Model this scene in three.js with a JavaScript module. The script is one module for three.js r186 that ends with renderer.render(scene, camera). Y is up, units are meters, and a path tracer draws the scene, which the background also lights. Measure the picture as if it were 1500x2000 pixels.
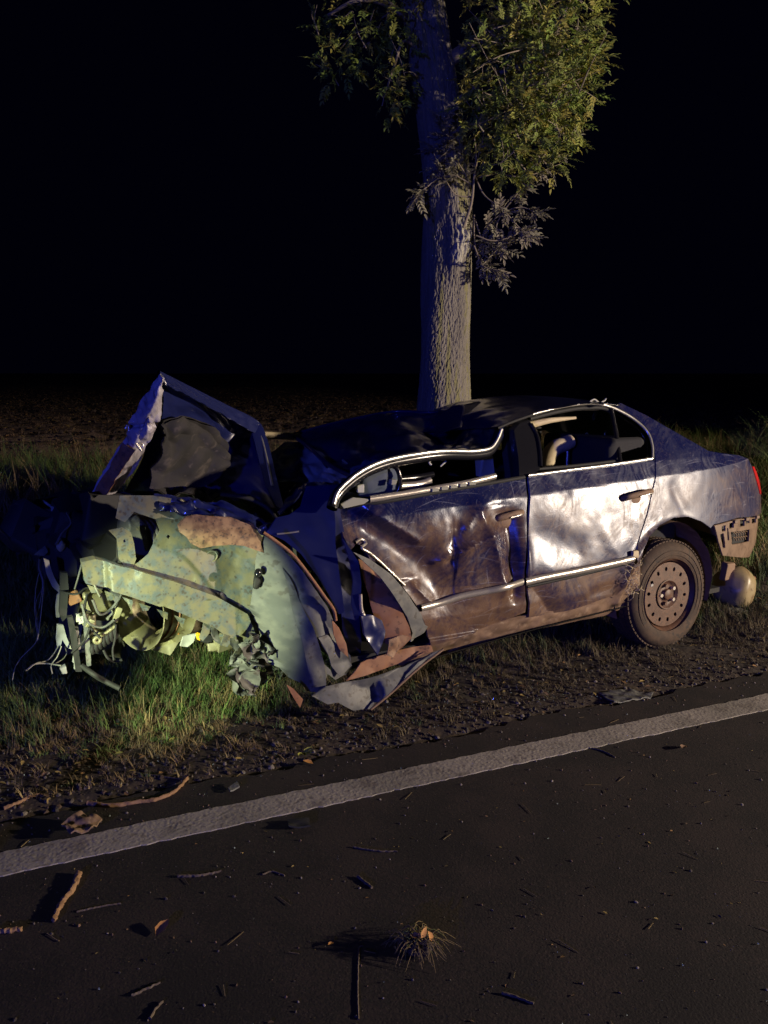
import * as THREE from 'three';
import { RoundedBoxGeometry } from 'three/addons/geometries/RoundedBoxGeometry.js';
import { mergeGeometries, mergeVertices } from 'three/addons/utils/BufferGeometryUtils.js';
import { createNoise2D, createNoise3D, createNoise4D } from 'simplex-noise';

// ---------------------------------------------------------------- camera, sky, exposure
const scene = new THREE.Scene();
const PITCH = THREE.MathUtils.degToRad(10.4), FOC = 1502, EYE = 1.6;
const camera = new THREE.PerspectiveCamera(2 * Math.atan(1000 / FOC) * 180 / Math.PI, 0.75, 0.05, 900);
camera.position.set(0, EYE, 0);
camera.rotation.set(-PITCH, 0, 0);
scene.add(camera);
const renderer = new THREE.WebGLRenderer({ antialias: true });
renderer.toneMapping = THREE.LinearToneMapping;
renderer.toneMappingExposure = 1.0;
renderer.shadowMap.enabled = true;
renderer.setSize(768, 1024);
{ // clouded night sky: almost black, a breath of blue
  const w = 64, h = 32, d = new Float32Array(w * h * 4);
  for (let i = 0; i < w * h; i++) d.set([0.0003, 0.0003, 0.002, 1], i * 4);
  const t = new THREE.DataTexture(d, w, h, THREE.RGBAFormat, THREE.FloatType);
  t.mapping = THREE.EquirectangularReflectionMapping; t.magFilter = THREE.LinearFilter; t.needsUpdate = true;
  scene.background = t; scene.environment = t;
}
// lamps of the place: a work floodlight right of the wreck, a blue beacon behind the camera, a hand torch on the left
const FLOOD = { pos: [10.2, 2.3, -1.0], aim: [0.2, 1.7, -5.0], color: [1, 0.82, 0.63], cd: 480 };
const BEACON = { pos: [-3.6, 2.3, 6.0], color: [0.06, 0.09, 1], cd: 95 };
const TORCH = { pos: [-1.75, 0.55, -0.9], aim: [-0.86, 0.46, -3.6], color: [0.87, 1, 0.53], cd: 74 };

// ---------------------------------------------------------------- helpers
let seed = 20231;
function rnd() { seed |= 0; seed = seed + 0x6D2B79F5 | 0; let t = Math.imul(seed ^ seed >>> 15, 1 | seed); t = t + Math.imul(t ^ t >>> 7, 61 | t) ^ t; return ((t ^ t >>> 14) >>> 0) / 4294967296; }
const rr = (a, b) => a + (b - a) * rnd();
const pick = a => a[Math.floor(rnd() * a.length)];
const T0 = Date.now(), stage = m => console.log(m, ((Date.now() - T0) / 1000).toFixed(1) + ' s');
const n2 = createNoise2D(rnd), n3 = createNoise3D(rnd), n4 = createNoise4D(rnd);
const fbm2 = (x, y, o = 4) => { let s = 0, a = 0.5; for (let i = 0; i < o; i++) { s += a * n2(x, y); x = x * 2.03 + 7.1; y = y * 2.03 - 3.7; a *= 0.5; } return s; };
const sm = (a, b, x) => { const t = Math.min(1, Math.max(0, (x - a) / (b - a))); return t * t * (3 - 2 * t); };
const lerp = (a, b, t) => a + (b - a) * t;
const V = (x, y, z) => new THREE.Vector3(x, y, z);

const cp = Math.cos(PITCH), sp = Math.sin(PITCH);
const ray = (px, py) => { const x = (px - 750) / FOC, y = -(py - 1000) / FOC; return V(x, y * cp - sp, -(cp + y * sp)); };
const onGround = (px, py, h = 0) => { const d = ray(px, py); return V(0, EYE, 0).addScaledVector(d, (h - EYE) / d.y); };
const atDepth = (px, py, depth) => { const d = ray(px, py); return V(0, EYE, 0).addScaledVector(d, depth / -d.z); };

// car frame: +x to the tail, +y up, +z out of the side that faces the road
const YAW = THREE.MathUtils.degToRad(28);
const CAR = onGround(1325, 1262);
const CX = V(Math.cos(YAW), 0, -Math.sin(YAW)), CN = V(Math.sin(YAW), 0, Math.cos(YAW));
function L(px, py, z = 0) {
  const d = ray(px, py), o = V(0, EYE, 0);
  const t = (CAR.clone().sub(o).dot(CN) + z) / d.dot(CN);
  const p = o.addScaledVector(d, t).sub(CAR);
  return V(p.dot(CX), p.y, p.dot(CN));
}
function Lf(px, py, zf) { let p = L(px, py, -0.03); for (let i = 0; i < 24; i++) { const z = Math.max(-1.8, Math.min(0.15, zf(p.x, p.y))); p = L(px, py, lerp(p.z, z, 0.45)); } p.z = zf(p.x, p.y); return p; }

const used = {};
function numbered(n) { if (used[n] === undefined) { used[n] = 0; return n; } used[n]++; return n + '_' + String(used[n]).padStart(3, '0'); }
function shadow(o) { o.castShadow = o.receiveShadow = true; return o; }
function part(name, geo, mat, parent, label) { const m = shadow(new THREE.Mesh(geo, mat)); m.name = name; if (label) m.userData.label = label; parent.add(m); return m; }
function tag(o, label, category, group, kind) { o.userData.label = label; if (category) o.userData.category = category; if (group) o.userData.group = group; if (kind) o.userData.kind = kind; return o; }
function top(o, name, label, category, group, kind) { o.name = numbered(name); scene.add(o); shadow(o); return tag(o, label, category, group, kind); }
function thing(name, label, category, pos = [0, 0, 0], turn = 0, group) { const g = new THREE.Group(); g.position.set(...pos); g.rotation.y = turn; return top(g, name, label, category, group); }
function instanced(geo, mat, mats, cols) { const m = new THREE.InstancedMesh(geo, mat, mats.length); mats.forEach((q, i) => { m.setMatrixAt(i, q); if (cols) m.setColorAt(i, cols[i]); }); return shadow(m); }

// ---------------------------------------------------------------- textures
const lin = v => v <= 0.0031308 ? v * 12.92 : 1.055 * Math.pow(v, 1 / 2.4) - 0.055;
function tex(w, h, fn, srgb, rep) {
  const d = new Uint8Array(w * h * 4);
  for (let j = 0; j < h; j++) for (let i = 0; i < w; i++) {
    const c = fn(i / w, j / h, i, j), k = (j * w + i) * 4;
    for (let q = 0; q < 3; q++) { const v = Math.min(1, Math.max(0, c.length ? c[q] : c)); d[k + q] = Math.round(255 * (srgb ? lin(v) : v)); }
    d[k + 3] = 255;
  }
  const t = new THREE.DataTexture(d, w, h); t.magFilter = THREE.LinearFilter; t.minFilter = THREE.LinearMipmapLinearFilter; t.generateMipmaps = true;
  t.wrapS = t.wrapT = THREE.RepeatWrapping; if (srgb) t.colorSpace = THREE.SRGBColorSpace; if (rep) t.repeat.set(rep[0], rep[1]); t.needsUpdate = true; return t;
}
const mix3 = (a, b, t) => [lerp(a[0], b[0], t), lerp(a[1], b[1], t), lerp(a[2], b[2], t)];
// tileable noise on a torus-ish lattice
function tileNoise(u, v, f, o = 4) { let s = 0, a = 0.5; const cu = Math.cos(2 * Math.PI * u), su = Math.sin(2 * Math.PI * u), cv = Math.cos(2 * Math.PI * v), sv = Math.sin(2 * Math.PI * v); for (let i = 0; i < o; i++) { const q = f / (2 * Math.PI); s += a * n4(cu * q + i * 9, su * q, cv * q, sv * q - i * 4); f *= 2; a *= 0.5; } return s; }

// car side: navy paint under dried mud film, spatter and scrapes, mapped on (x, y) of the car in metres
const SX0 = -3.7, SXW = 4.8, SYH = 1.8;
const scr = []; for (let i = 0; i < 260; i++) { const x = rr(-2.4, 0.8), y = rr(0.35, 1.12), a = rr(-0.5, 0.5) + (rnd() < 0.25 ? 1.3 : 0), l = rr(0.02, 0.22); scr.push([x, y, x + Math.cos(a) * l, y + Math.sin(a) * l * 0.6, rr(0.3, 1)]); }
const SW = 2048, SH = 768, scratch = new Float32Array(SW * SH);
for (const [x0, y0, x1, y1, s] of scr) { const n = 260; for (let k = 0; k <= n; k++) { const t = k / n, i = Math.round((lerp(x0, x1, t) - SX0) / SXW * SW), j = Math.round((lerp(y0, y1, t) + 0.006 * Math.sin(t * 3)) / SYH * SH); if (i > 0 && i < SW && j > 0 && j < SH) scratch[j * SW + i] = Math.max(scratch[j * SW + i], s * Math.sin(Math.PI * t)); } }
const dustAt = (x, y) => { // mud coverage 0..1, patchy film with wiped streaks
  const yc = 1.005 + 0.042 * (x + 0.31) + 0.05 * fbm2(x * 5, y * 9 + 4, 4) - 0.02;
  const patch = fbm2(x * 2.2, y * 2.6, 5), streak = fbm2(x * 9 + 3 * n2(x * 2, y * 2), y * 2.2, 4), fine = fbm2(x * 26, y * 26, 3);
  let d = lerp(0.02, 0.46, sm(yc + 0.05, yc - 0.07, y)) + 0.3 * Math.max(0, smear(x, y)) + patch * 0.55 + streak * 0.4 + fine * 0.3;
  if (y < 0.56) d += 0.28; if (x < -1.2 && y < yc) d += 0.14;  // front door: brown reflections painted in along with the mud
  d -= 0.35 * Math.exp(-((x + 0.75) ** 2) / 0.05 - ((y - 0.72) ** 2) / 0.008);
  if (x > -0.28 && y > 0.6) d *= 0.65;
  d *= lerp(0.4, 1, sm(yc + 0.05, yc - 0.05, y));
  return Math.min(1, Math.max(0, d));
};
const smear = (x, y) => { const m1 = sm(0, 0.4, n2(x * 2.1 + 5, y * 2.1)), m2 = sm(0, 0.4, n2(x * 1.7 - 8, y * 1.7 + 3)); return m1 * fbm2(x * 34 + 2 * n2(x * 4, y * 4), y * 5, 4) + m2 * fbm2((x + 0.7 * y) * 6, (y - 0.7 * x) * 30, 4) + 0.7 * fbm2(x * 6, y * 6, 5); };
const sideCol = [], sideRough = new Float32Array(SW * SH);
const paintMap = tex(SW, SH, (u, v, i, j) => {
  const x = SX0 + u * SXW, y = v * SYH, d = dustAt(x, y), sc = scratch[j * SW + i];
  const spat = n2(x * 55, y * 55) > 0.72 || n2(x * 120, y * 120 + 40) > 0.8 ? 0.35 : 0;
  let c = mix3([0.0045, 0.0065, 0.05], mix3([0.24, 0.142, 0.068], [0.13, 0.074, 0.035], 0.5 + 0.5 * n2(x * 6, y * 6)), Math.min(1, Math.pow(d, 1.35) * 0.72 + spat * 0.4));
  c = mix3(c, [0.45, 0.45, 0.5], sc * 0.45);
  sideRough[j * SW + i] = Math.min(0.8, Math.max(0.22, 0.34 + (y > 1.005 + 0.042 * (x + 0.31) ? -0.08 : x > -0.28 ? 0.09 : 0) + (x < -1.15 ? -0.04 : 0.03) + 0.06 * d + 0.2 * spat + 0.16 * smear(x, y) + 0.05 * fbm2(x * 40, y * 40, 2)));
  return c;
}, true);
const paintRough = tex(SW, SH, (u, v, i, j) => [0, sideRough[j * SW + i], 0]);
const paintBump = tex(SW, SH, (u, v) => { const x = SX0 + u * SXW, y = v * SYH; return 0.5 + 0.3 * smear(x, y) + 0.3 * n2(x * 90, y * 90); });
const grime = (a, b, c, f) => tex(512, 512, (u, v) => { const p = tileNoise(u, v, f, 5), q = tileNoise(u + 0.3, v + 0.7, f * 3, 5); let k = mix3(a, b, sm(-0.25, 0.3, p)); return mix3(k, c, sm(0.16, 0.42, q + 0.5 * p) * 0.8); }, true);
const grimeBump = tex(512, 512, (u, v) => 0.5 + 0.4 * tileNoise(u, v, 9, 5));

// ---------------------------------------------------------------- materials
const M = {};
const std = (n, c, r, o = {}) => M[n] = Object.assign(new THREE.MeshStandardMaterial({ roughness: r, side: THREE.DoubleSide, ...o }), c.isTexture ? { map: c } : { color: new THREE.Color().setRGB(...c) });
M.paint = new THREE.MeshPhysicalMaterial({ map: paintMap, roughnessMap: paintRough, roughness: 1, bumpMap: paintBump, bumpScale: 0.0005, clearcoat: 0.45, clearcoatRoughness: 0.8, clearcoatRoughnessMap: paintRough, specularColor: new THREE.Color().setRGB(0.78, 0.84, 1), side: THREE.DoubleSide });
M.clean = new THREE.MeshPhysicalMaterial({ color: new THREE.Color().setRGB(0.01, 0.014, 0.075), roughness: 0.32, clearcoat: 0.7, clearcoatRoughness: 0.12, bumpMap: grimeBump, bumpScale: 0.001, side: THREE.DoubleSide });
std('primer', grime([0.12, 0.112, 0.068], [0.068, 0.086, 0.092], [0.045, 0.037, 0.024], 13), 0.55, { bumpMap: grimeBump, bumpScale: 0.004 });
std('liner', grime([0.075, 0.078, 0.08], [0.13, 0.13, 0.118], [0.05, 0.042, 0.038], 9), 0.6, { bumpMap: grimeBump, bumpScale: 0.003 });
std('rust', grime([0.22, 0.09, 0.04], [0.26, 0.13, 0.07], [0.07, 0.035, 0.028], 7), 0.7, { bumpMap: grimeBump, bumpScale: 0.004 });
std('rustMottle', grime([0.26, 0.15, 0.085], [0.13, 0.065, 0.04], [0.04, 0.024, 0.022], 15), 0.65, { bumpMap: grimeBump, bumpScale: 0.004 });
std('mud', grime([0.2, 0.125, 0.08], [0.14, 0.085, 0.052], [0.25, 0.17, 0.11], 6), 0.75, { bumpMap: grimeBump, bumpScale: 0.003 });
std('alloy', grime([0.26, 0.24, 0.15], [0.19, 0.17, 0.09], [0.09, 0.07, 0.035], 5), 0.45, { metalness: 0.35, bumpMap: grimeBump, bumpScale: 0.003 });
std('black', [0.012, 0.012, 0.013], 0.75); std('cast', grime([0.06, 0.058, 0.055], [0.04, 0.04, 0.042], [0.09, 0.075, 0.05], 8), 0.6, { bumpMap: grimeBump, bumpScale: 0.004 });
std('blackGloss', [0.01, 0.01, 0.013], 0.18);
std('rubber', grime([0.04, 0.025, 0.017], [0.07, 0.043, 0.027], [0.022, 0.019, 0.018], 7), 0.85, { bumpMap: grimeBump, bumpScale: 0.002 });
std('steelDust', grime([0.075, 0.034, 0.02], [0.115, 0.054, 0.03], [0.035, 0.02, 0.016], 9), 0.55, { bumpMap: grimeBump, bumpScale: 0.0015 });
std('chrome', [0.8, 0.78, 0.74], 0.3, { metalness: 0.85, bumpMap: grimeBump, bumpScale: 0.0012 });
std('mould', [0.62, 0.57, 0.5], 0.3, { metalness: 0.7, bumpMap: grimeBump, bumpScale: 0.0015 });
std('beige', grime([0.55, 0.46, 0.3], [0.48, 0.4, 0.26], [0.4, 0.31, 0.19], 4), 0.7);
std('felt', grime([0.016, 0.015, 0.018], [0.028, 0.025, 0.028], [0.06, 0.05, 0.05], 7), 0.95, { bumpMap: grimeBump, bumpScale: 0.004 });
std('cloth', [0.02, 0.02, 0.024], 0.95);
std('headliner', grime([0.14, 0.11, 0.08], [0.1, 0.08, 0.06], [0.17, 0.14, 0.1], 4), 0.95);
std('foam', [0.26, 0.26, 0.21], 0.7); std('litLavender', grime([0.42, 0.39, 0.44], [0.32, 0.29, 0.34], [0.1, 0.08, 0.1], 4), 0.4, { bumpMap: grimeBump, bumpScale: 0.002 }); std('wireGrey', [0.2, 0.2, 0.17], 0.6);  // bonnet nose colour has the lavender lamp light painted in
std('white', [0.36, 0.36, 0.33], 0.6);
std('yellow', [0.75, 0.42, 0.02], 0.5);
std('orange', [0.45, 0.16, 0.03], 0.7);
std('redLens', [0.55, 0.012, 0.02], 0.15);
std('glassDirty', grime([0.2, 0.21, 0.22], [0.28, 0.29, 0.3], [0.4, 0.41, 0.42], 3), 0.3, { bumpMap: grimeBump, bumpScale: 0.004 });
M.pane = new THREE.MeshPhysicalMaterial({ color: 0x55605c, transmission: 1, thickness: 0, roughness: 0.12, side: THREE.DoubleSide });
std('panelDust', grime([0.18, 0.12, 0.08], [0.14, 0.09, 0.06], [0.09, 0.056, 0.037], 8), 0.55, { bumpMap: grimeBump, bumpScale: 0.0015 });
std('pan', grime([0.3, 0.24, 0.13], [0.24, 0.18, 0.095], [0.14, 0.09, 0.05], 6), 0.4, { bumpMap: grimeBump, bumpScale: 0.0015 });
std('mirrorBlue', grime([0.035, 0.05, 0.085], [0.06, 0.08, 0.12], [0.02, 0.025, 0.035], 6), 0.75, { bumpMap: grimeBump, bumpScale: 0.003 });
std('twigDark', grime([0.1, 0.075, 0.055], [0.07, 0.05, 0.038], [0.14, 0.11, 0.085], 7), 0.85, { bumpMap: grimeBump, bumpScale: 0.003 });
std('wood', grime([0.27, 0.155, 0.08], [0.19, 0.105, 0.055], [0.11, 0.06, 0.035], 7), 0.85, { bumpMap: grimeBump, bumpScale: 0.003 });

// ---------------------------------------------------------------- geometry builders
function planarUV(g, s = 1) { const p = g.attributes.position, u = new Float32Array(p.count * 2); for (let i = 0; i < p.count; i++) { u[2 * i] = (p.getX(i) + 0.31 * p.getZ(i)) * s; u[2 * i + 1] = (p.getY(i) + 0.67 * p.getZ(i)) * s; } g.setAttribute('uv', new THREE.BufferAttribute(u, 2)); return g; }
const sideUV = (x, y) => [(x - SX0) / SXW, y / SYH];
// a pressed sheet z = zf(x, y) bounded by a traced outline, with a folded edge of real thickness
function sheetGeo(pts, zf, { edge = 0.03, thick = 0.006, uv = 'side', holes = [] } = {}) {
  const flat = pts.map(p => new THREE.Vector2(p.x, p.y)); const hl = holes.map(h => h.map(p => new THREE.Vector2(p.x, p.y)));
  let outline = flat; if (THREE.ShapeUtils.isClockWise(outline)) outline = [...outline].reverse();
  const hs = hl.map(h => THREE.ShapeUtils.isClockWise(h) ? h : [...h].reverse());
  const all = [...outline, ...hs.flat()], ear = THREE.ShapeUtils.triangulateShape(outline, hs), vs = [], key = new Map(), tri = [];
  const vid = p => { const k = Math.round(p[0] * 2e5) + '_' + Math.round(p[1] * 2e5); if (!key.has(k)) { key.set(k, vs.length); vs.push(new THREE.Vector2(p[0], p[1])); } return key.get(k); };
  const cut = (poly, ax, c) => { const lo = [], hi = []; for (let i = 0; i < poly.length; i++) { const p = poly[i], q = poly[(i + 1) % poly.length], dp = p[ax] - c, dq = q[ax] - c; if (dp <= 0) lo.push(p); if (dp >= 0) hi.push(p); if (dp * dq < 0) { const sw = p[0] < q[0] || (p[0] === q[0] && p[1] < q[1]), A = sw ? p : q, B = sw ? q : p, t = (c - A[ax]) / (B[ax] - A[ax]), r = [A[0] + (B[0] - A[0]) * t, A[1] + (B[1] - A[1]) * t]; r[ax] = c; lo.push(r); hi.push(r); } } return [lo, hi]; };
  const slabs = (poly, ax) => { const out = []; let rest = poly, lo = Math.min(...poly.map(p => p[ax])), hi = Math.max(...poly.map(p => p[ax])); for (let k = Math.floor(lo / edge) + 1; k * edge < hi; k++) { const [a, b] = cut(rest, ax, k * edge); if (a.length > 2) out.push(a); rest = b; if (rest.length < 3) break; } if (rest.length > 2) out.push(rest); return out; };
  for (const t of ear) for (const sx of slabs(t.map(i => [all[i].x, all[i].y]), 0)) for (const c of slabs(sx, 1)) { const ids = c.map(vid).filter((v, i, A) => v !== A[(i + A.length - 1) % A.length]); for (let i = 2; i < ids.length; i++) if (ids[0] !== ids[i]) tri.push([ids[0], ids[i - 1], ids[i]]); }
  if (tri.length > 40000) console.log('large sheet', tri.length);
  const N = vs.length, pos = [], nor = [], uvs = [], idx = [], e = 0.004;
  const norm = (x, y) => V(-(zf(x + e, y) - zf(x - e, y)) / (2 * e), -(zf(x, y + e) - zf(x, y - e)) / (2 * e), 1).normalize();
  for (let s = 0; s < 2; s++) for (const p of vs) { const n = norm(p.x, p.y); pos.push(p.x, p.y, zf(p.x, p.y) - s * thick); s ? nor.push(-n.x, -n.y, -n.z) : nor.push(n.x, n.y, n.z); const q = uv === 'side' ? sideUV(p.x, p.y) : [p.x * uv, p.y * uv]; uvs.push(...q); }
  for (const [a, b, c] of tri) idx.push(a, b, c, a + N, c + N, b + N);
  // rim: directed edges that occur once
  const ed = new Set(); for (const [a, b, c] of tri) { ed.add(a + '_' + b); ed.add(b + '_' + c); ed.add(c + '_' + a); }
  for (const [a, b, c] of tri) for (const [i, j] of [[a, b], [b, c], [c, a]]) if (!ed.has(j + '_' + i)) {
    const k = pos.length / 3, A = vs[i], B = vs[j], nx = B.y - A.y, ny = -(B.x - A.x), l = Math.hypot(nx, ny) || 1;
    for (const [p, s] of [[A, 0], [B, 0], [A, 1], [B, 1]]) { pos.push(p.x, p.y, zf(p.x, p.y) - s * thick); nor.push(nx / l * 0.8, ny / l * 0.8, 0.6); uvs.push(...(uv === 'side' ? sideUV(p.x, p.y) : [p.x * uv, p.y * uv])); }
    idx.push(k, k + 2, k + 1, k + 1, k + 2, k + 3);
  }
  const g = new THREE.BufferGeometry(); g.setAttribute('position', new THREE.Float32BufferAttribute(pos, 3)); g.setAttribute('normal', new THREE.Float32BufferAttribute(nor, 3)); g.setAttribute('uv', new THREE.Float32BufferAttribute(uvs, 2)); g.setIndex(idx); return g;
}
function sheet(name, parent, px, zf, mat, o = {}) {
  const f = typeof zf === 'function' ? zf : () => zf;
  const hp = (o.holes || []).map(h => h.map(([a, b]) => Lf(a, b, f)));
  return part(name, sheetGeo(px.map(([a, b]) => Lf(a, b, f)), f, { ...o, holes: hp }), mat, parent, o.label);
}
// crystalline folds: every cell a random plane, the highest one wins, so flat facets meet in sharp creases
const hash2 = (i, j, k) => { let t = Math.imul(i | 0, 374761393) ^ Math.imul(j | 0, 668265263) ^ Math.imul(k | 0, 1274126177); t = Math.imul(t ^ t >>> 13, 1274126177); return ((t ^ t >>> 16) >>> 0) / 4294967296; };
function facet(x, y, f = 5) { x *= f; y *= f; const X = Math.floor(x), Y = Math.floor(y); let m = -9; for (let i = -1; i < 2; i++) for (let j = -1; j < 2; j++) { const a = X + i, b = Y + j, dx = x - a - hash2(a, b, 1), dy = y - b - hash2(a, b, 2); const v = hash2(a, b, 3) * 0.5 + (hash2(a, b, 4) - 0.5) * 1.5 * dx + (hash2(a, b, 5) - 0.5) * 1.5 * dy - 0.55 * (dx * dx + dy * dy); if (v > m) m = v; } return m - 0.3; }
// crumple: folded low-frequency facets plus fine buckles
const crump = (z0, amp = 0.03, fr = 5, ox = 0, tx = 0, ty = 0, cx = 0, cy = 0) => (x, y) => z0 + tx * (x - cx) + ty * (y - cy) + amp * 1.5 * facet(x + ox, y - ox, fr) + amp * 0.35 * facet(x - ox, y, fr * 2.3);
// a surface lofted through rows of points
function loftGeo(rows, nu = 24, nv = 24, disp = null, uvs = 1, thick = 0.006) {
  const cr = rows.map(r => new THREE.CatmullRomCurve3(r, false, 'centripetal'));
  const P = []; for (let i = 0; i <= nu; i++) { const col = cr.map(c => c.getPoint(i / nu)); const cc = col.length > 2 ? new THREE.CatmullRomCurve3(col, false, 'centripetal') : null; for (let j = 0; j <= nv; j++) P.push(cc ? cc.getPoint(j / nv) : col[0].clone().lerp(col[1], j / nv)); }
  const id = (i, j) => Math.min(nu, Math.max(0, i)) * (nv + 1) + Math.min(nv, Math.max(0, j));
  const nrm = Q => { const out = []; for (let i = 0; i <= nu; i++) for (let j = 0; j <= nv; j++) out.push(Q[id(i + 1, j)].clone().sub(Q[id(i - 1, j)]).cross(Q[id(i, j + 1)].clone().sub(Q[id(i, j - 1)])).normalize()); return out; };
  let Nn = nrm(P);
  if (disp) { P.forEach((p, k) => { const i = Math.floor(k / (nv + 1)), j = k % (nv + 1); p.addScaledVector(Nn[k], disp(i / nu, j / nv, p)); }); Nn = nrm(P); }
  const pos = [], nor = [], uv = [], idx = [], T = P.length;
  for (let s = 0; s < 2; s++) P.forEach((p, k) => { const n = Nn[k]; pos.push(p.x - s * n.x * thick, p.y - s * n.y * thick, p.z - s * n.z * thick); nor.push(...(s ? [-n.x, -n.y, -n.z] : [n.x, n.y, n.z])); const q = uvs === 'side' ? sideUV(p.x, p.y) : [(p.x + 0.4 * p.z) * uvs, (p.y + 0.6 * p.z) * uvs]; uv.push(...q); });
  for (let i = 0; i < nu; i++) for (let j = 0; j < nv; j++) { const a = id(i, j), b = id(i + 1, j), c = id(i + 1, j + 1), d = id(i, j + 1); idx.push(a, b, c, a, c, d, a + T, c + T, b + T, a + T, d + T, c + T); }
  const rim = []; for (let i = 0; i < nu; i++) { rim.push([id(i, 0), id(i + 1, 0)], [id(i, nv), id(i + 1, nv)]); } for (let j = 0; j < nv; j++) { rim.push([id(0, j), id(0, j + 1)], [id(nu, j), id(nu, j + 1)]); }
  for (const [a, b] of rim) idx.push(a, b, b + T, a, b + T, a + T);
  const g = new THREE.BufferGeometry(); g.setAttribute('position', new THREE.Float32BufferAttribute(pos, 3)); g.setAttribute('normal', new THREE.Float32BufferAttribute(nor, 3)); g.setAttribute('uv', new THREE.Float32BufferAttribute(uv, 2)); g.setIndex(idx); return g;
}
const loft = (name, parent, rows, mat, o = {}) => part(name, loftGeo(rows.map(r => r.map(p => p.isVector3 ? p : L(...p))), o.nu, o.nv, o.disp, o.uv ?? 1, o.thick ?? 0.006), mat, parent, o.label);
function tubeGeo(pts, r, seg = 40, rad = 8, r2 = null, flat = 1) {
  const c = new THREE.CatmullRomCurve3(pts, false, 'centripetal'), g = new THREE.TubeGeometry(c, seg, r, rad, false), p = g.attributes.position;
  if (r2 !== null || flat !== 1) for (let i = 0; i <= seg; i++) { const q = c.getPointAt(i / seg), k = r2 === null ? 1 : lerp(1, r2 / r, i / seg); for (let j = 0; j <= rad; j++) { const m = i * (rad + 1) + j; p.setXYZ(m, q.x + (p.getX(m) - q.x) * k, q.y + (p.getY(m) - q.y) * k, q.z + (p.getZ(m) - q.z) * k * flat); } }
  // caps
  const caps = []; for (const e of [0, seg]) { const q = c.getPointAt(e / seg), pos = [], idx = [], nn = c.getTangentAt(e / seg).multiplyScalar(e ? 1 : -1), nor = []; pos.push(q.x, q.y, q.z); nor.push(nn.x, nn.y, nn.z); for (let j = 0; j <= rad; j++) { const m = e * (rad + 1) + j; pos.push(p.getX(m), p.getY(m), p.getZ(m)); nor.push(nn.x, nn.y, nn.z); } for (let j = 1; j <= rad; j++) e ? idx.push(0, j, j + 1) : idx.push(0, j + 1, j); const cg = new THREE.BufferGeometry(); cg.setAttribute('position', new THREE.Float32BufferAttribute(pos, 3)); cg.setAttribute('normal', new THREE.Float32BufferAttribute(nor, 3)); cg.setAttribute('uv', new THREE.Float32BufferAttribute(new Float32Array(pos.length / 3 * 2), 2)); cg.setIndex(idx); caps.push(cg); }
  return mergeGeometries([g, ...caps]);
}
const tube = (name, parent, pts, r, mat, o = {}) => part(name, tubeGeo(pts.map(p => p.isVector3 ? p : L(...p)), r, o.seg, o.rad, o.r2 ?? null, o.flat ?? 1), mat, parent, o.label);
// dented block
function crushedBox(w, h, d, amp, fr, s = 5) { const g = mergeVertices(new RoundedBoxGeometry(w, h, d, s, Math.min(w, h, d) * 0.18).deleteAttribute('uv').deleteAttribute('normal')); const p = g.attributes.position, o = rr(0, 90); for (let i = 0; i < p.count; i++) { const x = p.getX(i), y = p.getY(i), z = p.getZ(i); p.setXYZ(i, x + amp * n3(x * fr + o, y * fr, z * fr), y + amp * n3(x * fr, y * fr + o, z * fr), z + amp * n3(x * fr, y * fr, z * fr + o)); } g.computeVertexNormals(); return planarUV(g, 1); }
function lump(r, sx, sy, sz, amp, fr, det = 4) { const g = mergeVertices(new THREE.IcosahedronGeometry(r, det).deleteAttribute('uv').deleteAttribute('normal')); const p = g.attributes.position, o = rr(0, 90); for (let i = 0; i < p.count; i++) { const v = V(p.getX(i), p.getY(i), p.getZ(i)).multiplyScalar(1 + amp * n3(p.getX(i) * fr + o, p.getY(i) * fr, p.getZ(i) * fr)); p.setXYZ(i, v.x * sx, v.y * sy, v.z * sz); } g.computeVertexNormals(); return planarUV(g, 1); }

stage('setting');
// ================================================================ SETTING
const RP = V(0, 0, -2.79), RA = V(0.928, 0, -0.373), RB = V(-0.373, 0, -0.928);   // road edge line: a point, along, towards the field
const roadD = (x, z) => (x - RP.x) * RB.x + (z - RP.z) * RB.z;
const roadS = (x, z) => (x - RP.x) * RA.x + (z - RP.z) * RA.z;
const roadAt = (s, d, y = 0) => V(RP.x + RA.x * s + RB.x * d, y, RP.z + RA.z * s + RB.z * d);
const EDGE = 0.27;
function groundH(x, z) {
  const d = roadD(x, z), s = roadS(x, z);
  if (d < 0.18) return -0.035;
  let h = lerp(-0.03, 0.0, sm(0.18, 0.4, d));
  const k = sm(0.3, 0.8, d);
  h += k * (0.012 * n2(x * 2.1, z * 2.1) + 0.007 * n2(x * 9, z * 9));
  h += 0.07 * sm(0.5, 1.6, d) * sm(-0.2, -1.8, s);
  h += 0.05 * sm(3, 6, d) * n2(x * 0.5, z * 0.5);
  h += 0.75 * Math.exp(-((x - 5.4) ** 2) / 1.5 - ((z + 9.4) ** 2) / 2.2);       // bank at the field edge
  h -= 0.35 * sm(11.2, 12.4, d) * (1 - sm(13.2, 14.4, d)) * sm(6, 2, s);        // shallow ditch
  const f = sm(13.5, 15, d);
  h += f * (0.05 * Math.sin(d * 7 + 1.4 * n2(x * 0.3, z * 0.3)) + 0.05 * n2(x * 1.3, z * 1.3) + 0.03 * n2(x * 4, z * 4)) * sm(90, 30, d);
  return h;
}
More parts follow.
